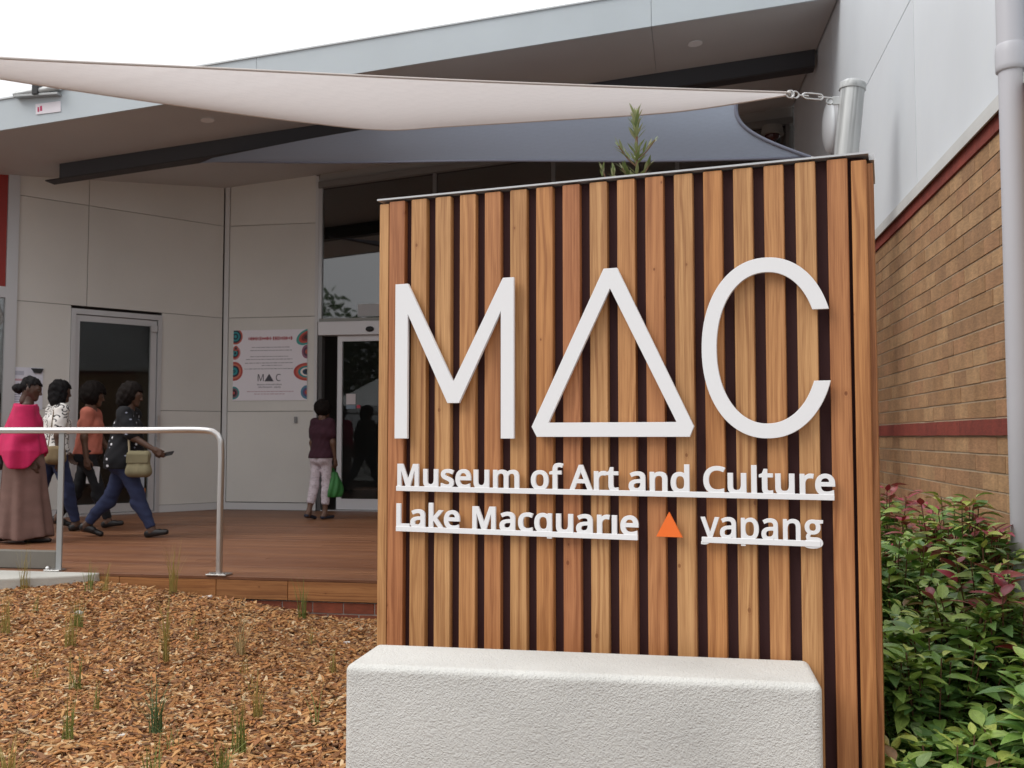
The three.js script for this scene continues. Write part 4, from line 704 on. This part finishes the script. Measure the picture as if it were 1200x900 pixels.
    part('shirt', surfaceNet((x, y, z) => {
      let d = F(x, y, z); const an = Math.atan2(z, x - lx(y));
      if (c.drape) { const u = clamp((sh + 0.03 - y) / (sh - hem)), r = (0.12 + c.drape * Math.pow(u, 1.1)) * (1 + 0.09 * u * Math.sin(an * 7 + 1) + 0.035 * Math.sin(an * 13 + 4 * u)); d = smin(d, 0.75 * (Math.hypot((x - lx(y) + 0.02) * 1.12, z * 0.93) - r), 0.04); d = Math.max(d, y - sh - 0.035 - 0.25 * Math.max(0, 0.09 - Math.abs(z))); d = Math.max(d, hem + c.dip * Math.pow(Math.abs(Math.sin(an)), 5) * -1 + 0.012 * Math.sin(an * 9) - y); }
      else { const u = clamp((hy + 0.25 - y) / 0.3); d = smin(d, Math.max(Math.hypot((x - lx(y)) * 1.15, z) - (0.145 * s * fat + flare * u) * (1 + 0.03 * Math.sin(an * 7 + y * 8)), y - (hy + 0.28)), 0.05); d += 0.004 * Math.sin(y * 45 + an * 5) * Math.sin(an * 6); d = Math.max(d, hem - y); }
      return Math.max(d, (c.drape ? 0.068 : 0.056) * s + 0.004 - Math.hypot(x - lx(sh) - 0.01, z, (y - sh - 0.05) * 0.6));
    }, l, h, 0.0115), c.mat, t);
  }
  J.legs.forEach((l, i) => { // shoes
    const c = o.shoes, B = [[l.ankle[0] - 0.04, l.ankle[1] - 0.048 * s, l.ankle[2], ...l.toe, 0.04 * s, 0.032 * s], [l.ankle[0] - 0.03, l.ankle[1] - 0.02 * s, l.ankle[2], lerp(l.ankle[0], l.toe[0], 0.45), lerp(l.ankle[1], l.toe[1], 0.45) - 0.01, l.ankle[2], 0.038 * s, 0.034 * s]];
    const F = field(B, 0.02), n = [-Math.sin(l.fp), Math.cos(l.fp)], [lo2, hi2] = bounds(B, 0.015); const top = c.low ? 0.035 : 0.072;
    part('shoe', surfaceNet((x, y, z) => { const e = (x - l.ankle[0]) * n[0] + (y - (l.ankle[1] - 0.077 * s)) * n[1]; return Math.max(F(x, y, z), -e, e - top); }, lo2, hi2, 0.008), c.mat, t);
  });
  // hair
  if (o.hair) {
    const c = o.hair, F = (x, y, z) => { const p = toLocal(x, y, z), d = c.f(p[0], p[1], p[2]); return s * (d + 0.005 * Math.sin(p[0] * 120 + p[1] * 60) * Math.sin(p[2] * 110 + p[1] * 90) + 0.007 * Math.sin(p[0] * 43 + p[1] * 51 + 1) * Math.sin(p[2] * 47 - p[1] * 38)); };
    part('hair', surfaceNet(F, [hc[0] - 0.27, hc[1] - 0.3, -0.25], [hc[0] + 0.2, hc[1] + 0.26, 0.25], 0.009), c.mat, t);
  }
  t.updateMatrixWorld(true); t.userData.J = undefined; delete t.userData.J;
  return { t, J, s, sh, hy, world: (x, y, z) => t.localToWorld(V(x, y, z)).toArray() };
}
let EYE;
function PEOPLE() {
  EYE = mat(0.1, 0.08, 0.07, { roughness: 0.2 });
  const skin = (r, g, b) => mat(r, g, b, { roughness: 0.55 }), S1 = skin(0.085, 0.042, 0.026), S2 = skin(0.12, 0.06, 0.037), S3 = skin(0.07, 0.035, 0.023);
  const hairM = phys(0.008, 0.007, 0.0075, { roughness: 0.8, specularIntensity: 0.35 }), hairB = phys(0.012, 0.009, 0.008, { roughness: 0.85, specularIntensity: 0.25 });
  const cloth = tex(128, 128, (u, v) => { const n = 0.86 + 0.14 * fbm(u * 5, v * 5, 5, 5, 201, 4); return [n, n, n]; }, { srgb: true, rx: 3, ry: 3 });
  const C = (r, g, b, o = {}) => mat(r, g, b, { map: cloth, roughness: 0.9, ...o });
  const squig = canvasTex(256, 256, (c, W) => { c.fillStyle = '#e6e3de'; c.fillRect(0, 0, W, W); const r = rng(4); c.strokeStyle = '#17161a'; c.lineWidth = 9; for (let i = 0; i < 26; i++) { const x = r() * W, y = r() * W; for (const [ox, oy] of [[0, 0], [-W, 0], [0, -W], [-W, -W], [W, 0], [0, W]]) { c.beginPath(); c.arc(x + ox, y + oy, 10 + 8 * (i % 3), i, i + 3.6); c.stroke(); } } });
  squig.wrapS = squig.wrapT = THREE.RepeatWrapping; squig.repeat.set(4, 4);
  const dots = canvasTex(256, 256, (c, W) => { c.fillStyle = '#0d0e14'; c.fillRect(0, 0, W, W); const r = rng(8); for (let i = 0; i < 5; i++) { c.fillStyle = i % 2 ? '#d9d9dd' : '#8e93a4'; c.beginPath(); c.arc(30 + r() * 196, 30 + (i + 0.5) * 40 - 10, i % 2 ? 15 : 9, 0, 7); c.fill(); } });
  dots.wrapS = dots.wrapT = THREE.RepeatWrapping; dots.repeat.set(4.5, 4.5);
  const speck = tex(128, 128, (u, v) => { const n = vn(u * 18, v * 18, 18, 18, 205) > 0.7 ? 0.82 : 0.92; return [n, n * 0.98, n]; }, { srgb: true, rx: 5, ry: 5 });
  const jeans = C(0.03, 0.042, 0.105), blackT = C(0.012, 0.012, 0.015), leather = mat(0.015, 0.013, 0.013, { roughness: 0.4 });
  const capHair = (ex, back, low) => (x, y, z) => Math.max(ell(x, y, z, [-0.016, 0.036, 0], [0.104 + ex, 0.104 + ex, 0.086 + ex]), -(Math.max(0.052 - x, y - 0.062, -0.2 - y)) , low - y - (x < -0.02 ? back : 0));
  const face = (d, x, y, z, fx = 0.03, fy = 0.065) => Math.max(d, Math.min(x - fx, fy - y)); // leaves the face free
  const G = 'women walking together across the deck';
  // woman in the pink poncho
  const w1 = makePerson({ H: 1.62, at: [-6.55, -8.85], turn: 28, group: undefined, label: 'woman in a pink poncho top and long brown skirt with her hair in a bun', skin: S3, legs: [[12, 8], [-10, 6]], feet: [0, 0], arms: [[5, 8, 1], [-3, 8, 2]], yaw: -10, pitch: -14, lean: 0.05, fat: 1.08,
    skirt: { hem: 0.05, r: 0.25, shift: 0.03, mat: C(0.20, 0.115, 0.095) }, top: { hem: 0.02, sleeve: 0.9, off: 0.03, cuff: 0.085, flare: 0.16, drape: 0.14, dip: 0.16, mat: C(0.60, 0.018, 0.11) }, shoes: { mat: leather, low: true },
    hair: { mat: hairM, f: (x, y, z) => Math.min(face(ell(x, y, z, [-0.014, 0.034, 0], [0.106, 0.1, 0.083]), x, y, z, 0.01, 0.055) , ell(x, y, z, [-0.125, -0.025, 0], [0.056, 0.05, 0.056])) } });
  // woman with the bob and squiggle print top
  const w2 = makePerson({ H: 1.66, at: [-6.93, -9.88], turn: 52, label: 'woman with a dark bob wearing a white top with black squiggles', skin: S1, legs: [[18, 4], [-16, 12]], feet: [6, -14], arms: [[-10, 12, 8], [12, 20, 8]], yaw: 0, pitch: -4, lean: 0.04,
    trousers: { mat: jeans }, top: { hem: -0.02, sleeve: 0.7, off: 0.02, flare: 0.02, mat: mat(1, 1, 1, { map: squig, roughness: 0.9 }) }, shoes: { mat: leather },
    hair: { mat: hairM, f: (x, y, z) => face(smin(ell(x, y, z, [-0.016, 0.036, 0], [0.115, 0.11, 0.098]), ell(x, y, z, [-0.03, -0.07, 0], [0.092, 0.1, 0.108]), 0.05), x, y, z, 0.04, 0.05) } });
  // woman in the salmon tee
  const w3 = makePerson({ H: 1.64, at: [-6.86, -10.4], turn: 18, label: 'woman in a salmon pink tee and black trousers carrying a sheet of paper', skin: S2, legs: [[20, 3], [-18, 14]], feet: [8, -18], arms: [[-4, 12, 6], [10, 24, 8]], yaw: 14, pitch: -8, lean: 0.05, curl: [38, 25], fat: 1.05,
    trousers: { mat: blackT }, top: { hem: 0.0, sleeve: 0.62, off: 0.018, flare: 0.015, mat: C(0.62, 0.19, 0.13) }, shoes: { mat: leather },
    hair: { mat: hairB, f: (x, y, z) => face(ell(x, y, z, [-0.03, 0.035, 0], [0.145, 0.15, 0.148]), x, y, z, 0.045, 0.045) } });
  // woman in polka dots, striding, phone held out
  const w4 = makePerson({ H: 1.63, at: [-5.84, -9.5], turn: 14, label: 'woman in a dark polka dot blouse and jeans striding with a phone held out', skin: S1, legs: [[24, 2], [-22, 16]], feet: [10, -22], arms: [[26, 34, 14], [-18, 10, 8]], yaw: 6, pitch: -10, lean: 0.07, curl: [42, 22], fat: 1.24,
    trousers: { mat: jeans, off: 0.017 }, top: { hem: -0.10, sleeve: 0.85, off: 0.024, flare: 0.05, cuff: 0.062, mat: mat(1, 1, 1, { map: dots, roughness: 0.9 }) }, shoes: { mat: leather },
    hair: { mat: hairB, f: (x, y, z) => face(smin(ell(x, y, z, [-0.025, 0.035, 0], [0.12, 0.118, 0.112]), ell(x, y, z, [-0.07, -0.05, 0], [0.085, 0.11, 0.105]), 0.06), x, y, z, 0.04, 0.05) } });
  // girl by the door seen from behind
  const k1 = makePerson({ H: 1.47, sw: 0.8, fat: 0.88, at: [-4.62, -12.0], turn: 72, label: 'girl in a maroon tee and pale patterned trousers at the door, seen from behind', skin: S2, legs: [[3, 6], [-8, 10]], feet: [0, -12], arms: [[2, 8, 10], [-3, 10, 8]], yaw: -14, pitch: -4, lean: 0.03, curl: [48, 24],
    trousers: { mat: mat(0.66, 0.61, 0.63, { map: speck, roughness: 0.9 }), off: 0.012, cut: 0.7 }, top: { hem: -0.02, sleeve: 0.6, off: 0.022, flare: 0.035, mat: C(0.05, 0.012, 0.024) }, shoes: { mat: C(0.03, 0.035, 0.06), low: true },
    hair: { mat: hairB, f: (x, y, z) => face(ell(x, y, z, [-0.026, 0.025, 0], [0.132, 0.128, 0.122]), x, y, z, 0.04, 0.05) } });

  // things carried
  const bagGeo = (w, h, d) => { const B = [[-w / 2 + d / 2, d / 2, 0, w / 2 - d / 2, d / 2, 0, d / 2, d / 2], [-w / 2 + d / 2, h * 0.8, 0, w / 2 - d / 2, h * 0.8, 0, d / 3, d / 3], [-w / 2 + d / 2, d / 2, 0, -w / 2 + d / 2, h * 0.8, 0, d / 2, d / 3], [w / 2 - d / 2, d / 2, 0, w / 2 - d / 2, h * 0.8, 0, d / 2, d / 3], [0, d / 2, 0, 0, h * 0.8, 0, d / 2, d / 3]]; return surfaceNet(field(B, 0.06), [-w / 2 - 0.03, -0.03, -d], [w / 2 + 0.03, h + 0.05, d], 0.009); };
  { // shoulder bag of the polka dot woman, on her near hip
    const p = w4.world(0.22, w4.hy - 0.17, 0.25), t = thing('shoulder_bag', 'khaki shoulder bag on a long strap worn by the polka dot woman', 'bag', p, R(8)), m = C(0.23, 0.2, 0.115);
    part('pouch', bagGeo(0.25, 0.27, 0.085), m, t); part('flap', rbx(-0.115, 0.115, 0.13, 0.225, 0.03, 0.046, 0.006), C(0.2, 0.175, 0.1), t);
    const inv = (x, y, z) => t.worldToLocal(V(...w4.world(x, y, z))).toArray(); t.updateMatrixWorld(true);
    const sx = (pts) => part('strap', tube(pts, 0.011, 50, 8).scale(1, 1, 1), C(0.42, 0.36, 0.24), t);
    sx([[-0.1, 0.22, 0], inv(0.11, w4.hy + 0.2, 0.235), inv(0.07, w4.sh - 0.08, 0.205), inv(0.05, w4.sh + 0.06, 0.10), inv(0.13, w4.sh - 0.1, 0.0), inv(0.17, w4.hy + 0.3, -0.03)]);
  }
  { const g = w4.J.grip[0], p = w4.world(g.x + 0.012, g.y + 0.018, g.z), t = thing('mobile_phone', 'dark phone in the polka dot woman\'s outstretched hand', 'phone', p, R(8)); part('case', rbx(-0.075, 0.075, -0.006, 0.006, -0.037, 0.037, 0.005), black, t).rotation.set(0.5, 0, 0.2); part('screen', bx(-0.07, 0.07, 0.0065, 0.0072, -0.033, 0.033), mat(0.01, 0.01, 0.012, { roughness: 0.1 }), t).rotation.set(0.5, 0, 0.2); }
  { const g = w3.J.grip[0], p = w3.world(g.x + 0.03, g.y - 0.06, g.z - 0.015); const t = solo('sheet_of_paper', (() => { const q = new THREE.PlaneGeometry(0.15, 0.21, 8, 8), a = q.attributes.position; for (let i = 0; i < a.count; i++) a.setZ(i, 0.02 * Math.sin(a.getX(i) * 14 + a.getY(i) * 6)); q.computeVertexNormals(); return q; })(), mat(0.72, 0.72, 0.74, { side: THREE.DoubleSide }), 'white sheet of paper held by the woman in the salmon tee', 'paper'); t.position.set(...p); t.rotation.set(0.1, R(18), -0.12); }
  { const p = w2.world(-0.06, w2.hy - 0.10, 0.23), t = thing('woven_bag', 'small tan woven bag hanging beside the squiggle print top', 'bag', p, R(30)); part('pouch', bagGeo(0.2, 0.17, 0.09), C(0.26, 0.19, 0.10), t); part('strap', tube([[-0.08, 0.14, 0], [-0.05, 0.4, -0.04], [-0.02, 0.6, -0.08], [0.05, 0.4, -0.08], [0.08, 0.14, 0]], 0.006, 40, 6), C(0.2, 0.14, 0.08), t); }
  { const p = w1.world(-0.30, w1.hy - 0.13, -0.02), t = thing('black_handbag', 'black handbag behind the woman in the pink poncho', 'bag', p, R(30)); part('pouch', bagGeo(0.3, 0.2, 0.11), leather, t); part('handle', tube([[-0.08, 0.17, 0], [-0.06, 0.28, 0.01], [0.06, 0.28, 0.01], [0.08, 0.17, 0]], 0.008, 30, 8), leather, t); }
  { // green shopping bag, hanging from the girl's right hand
    const g = k1.J.grip[0], p = k1.world(g.x - 0.01, g.y - 0.005, g.z), t = thing('green_bag', 'bright green carrier bag hanging from the girl\'s right hand', 'bag', p, R(20)), m = phys(0.035, 0.22, 0.045, { map: cloth, roughness: 0.6, transmission: 0.15, thickness: 0 });
    const F = (x, y, z) => { const u = clamp(-y / 0.36), r = 0.025 + 0.14 * Math.pow(u, 0.75) * (1 - 0.35 * Math.pow(u, 6)); return Math.max(0.7 * (Math.hypot(x, z * 1.5) - r * (1 + 0.07 * Math.sin(Math.atan2(z, x) * 7 + y * 20))), y + 0.05, -0.37 - y); };
    part('pouch', surfaceNet(F, [-0.19, -0.42, -0.15], [0.19, 0.0, 0.15], 0.008), m, t);
    for (const e of [-1, 1]) part('handle', tube([[e * 0.02, -0.07, 0], [e * 0.012, -0.02, 0.006], [0, 0.006, 0], [-e * 0.004, -0.02, -0.006], [-e * 0.02, -0.07, 0]], 0.006, 24, 6), m, t);
  }
}
function BEHIND() { // what stands across the forecourt, seen mirrored in the glass
  const bark = mat(0.12, 0.09, 0.07, { roughness: 0.95 }), lm = [leafMat(0.05, 0.085, 0.03, 0.7), leafMat(0.075, 0.11, 0.04, 0.7)];
  const r = rng(404), lg = leafGeo(0.42, 0.2, -0.2, 0.3), crown = (m) => { const l = []; for (let i = 0; i < 900; i++) { const k = Math.floor(r() * 7), c = [[0, 5.6, 0], [1.4, 5, 0.6], [-1.3, 5.2, -0.5], [0.5, 6.6, -0.7], [-0.6, 6.8, 0.6], [0.8, 4.4, -1.1], [-1, 4.3, 1]][k], v = V(r() - 0.5, r() - 0.5, r() - 0.5).normalize().multiplyScalar(0.7 + 0.75 * r()); const o = new THREE.Object3D(); o.position.set(c[0] + v.x, c[1] + v.y, c[2] + v.z); o.rotation.set(r() * 6, r() * 6, r() * 6); o.updateMatrix(); l.push(lg.clone().applyMatrix4(o.matrix)); } return merge(l); };
  const t0 = thing('forecourt_tree', 'broad tree across the forecourt, first of the row', 'tree', [-16, 0, 21], 0, 'trees across the forecourt');
  part('trunk', merge([cyl([0, 0, 0], [0.1, 3.6, 0], 0.22, 0.13), cyl([0.1, 3.4, 0], [1.2, 5.2, 0.5], 0.1, 0.04), cyl([0.1, 3.4, 0], [-1.1, 5.4, -0.4], 0.1, 0.04), cyl([0.1, 3.4, 0], [0.2, 6.6, -0.2], 0.1, 0.03)]), bark, t0); part('crown', crown(), lm[0], t0);
  [[-11, 24, 1.15], [-5.5, 22, 0.95], [0.5, 25, 1.2], [6, 22, 1], [12, 24, 1.1], [-21, 25, 1.2]].forEach(([x, z, s], i) => { const c = t0.clone(); c.name = numbered('forecourt_tree'); c.position.set(x, 0, z); c.rotation.y = i * 1.7; c.scale.setScalar(s); scene.add(c); c.userData.label = ['second', 'third', 'fourth', 'fifth', 'sixth', 'last'][i] + ' tree of the row across the forecourt'; });
  const mq = thing('marquee', 'white market marquee on the forecourt', 'marquee', [-11.5, 0, 12]), can = mat(0.74, 0.74, 0.74, { side: THREE.DoubleSide, roughness: 0.8 });
  const roof = new THREE.ConeGeometry(3.4, 1.7, 4, 1, true); roof.rotateY(Math.PI / 4); roof.translate(0, 3.55, 0); part('roof', uvm(roof), can, mq); part('valance', merge([bx(-2.4, 2.4, 2.45, 2.72, 2.39, 2.41), bx(-2.4, 2.4, 2.45, 2.72, -2.41, -2.39), bx(-2.41, -2.39, 2.45, 2.72, -2.4, 2.4), bx(2.39, 2.41, 2.45, 2.72, -2.4, 2.4)]), can, mq);
  for (const x of [-2.35, 2.35]) for (const z of [-2.35, 2.35]) part('leg', cyl([x, 0, z], [x, 2.6, z], 0.03), alu, mq);
  const m2 = mq.clone(); m2.name = numbered('marquee'); m2.position.set(-5.5, 0, 14); scene.add(m2); m2.userData.label = 'second white marquee, further along the forecourt';
}

PLANTS();
PEOPLE();
BEHIND();
renderer.render(scene, camera);
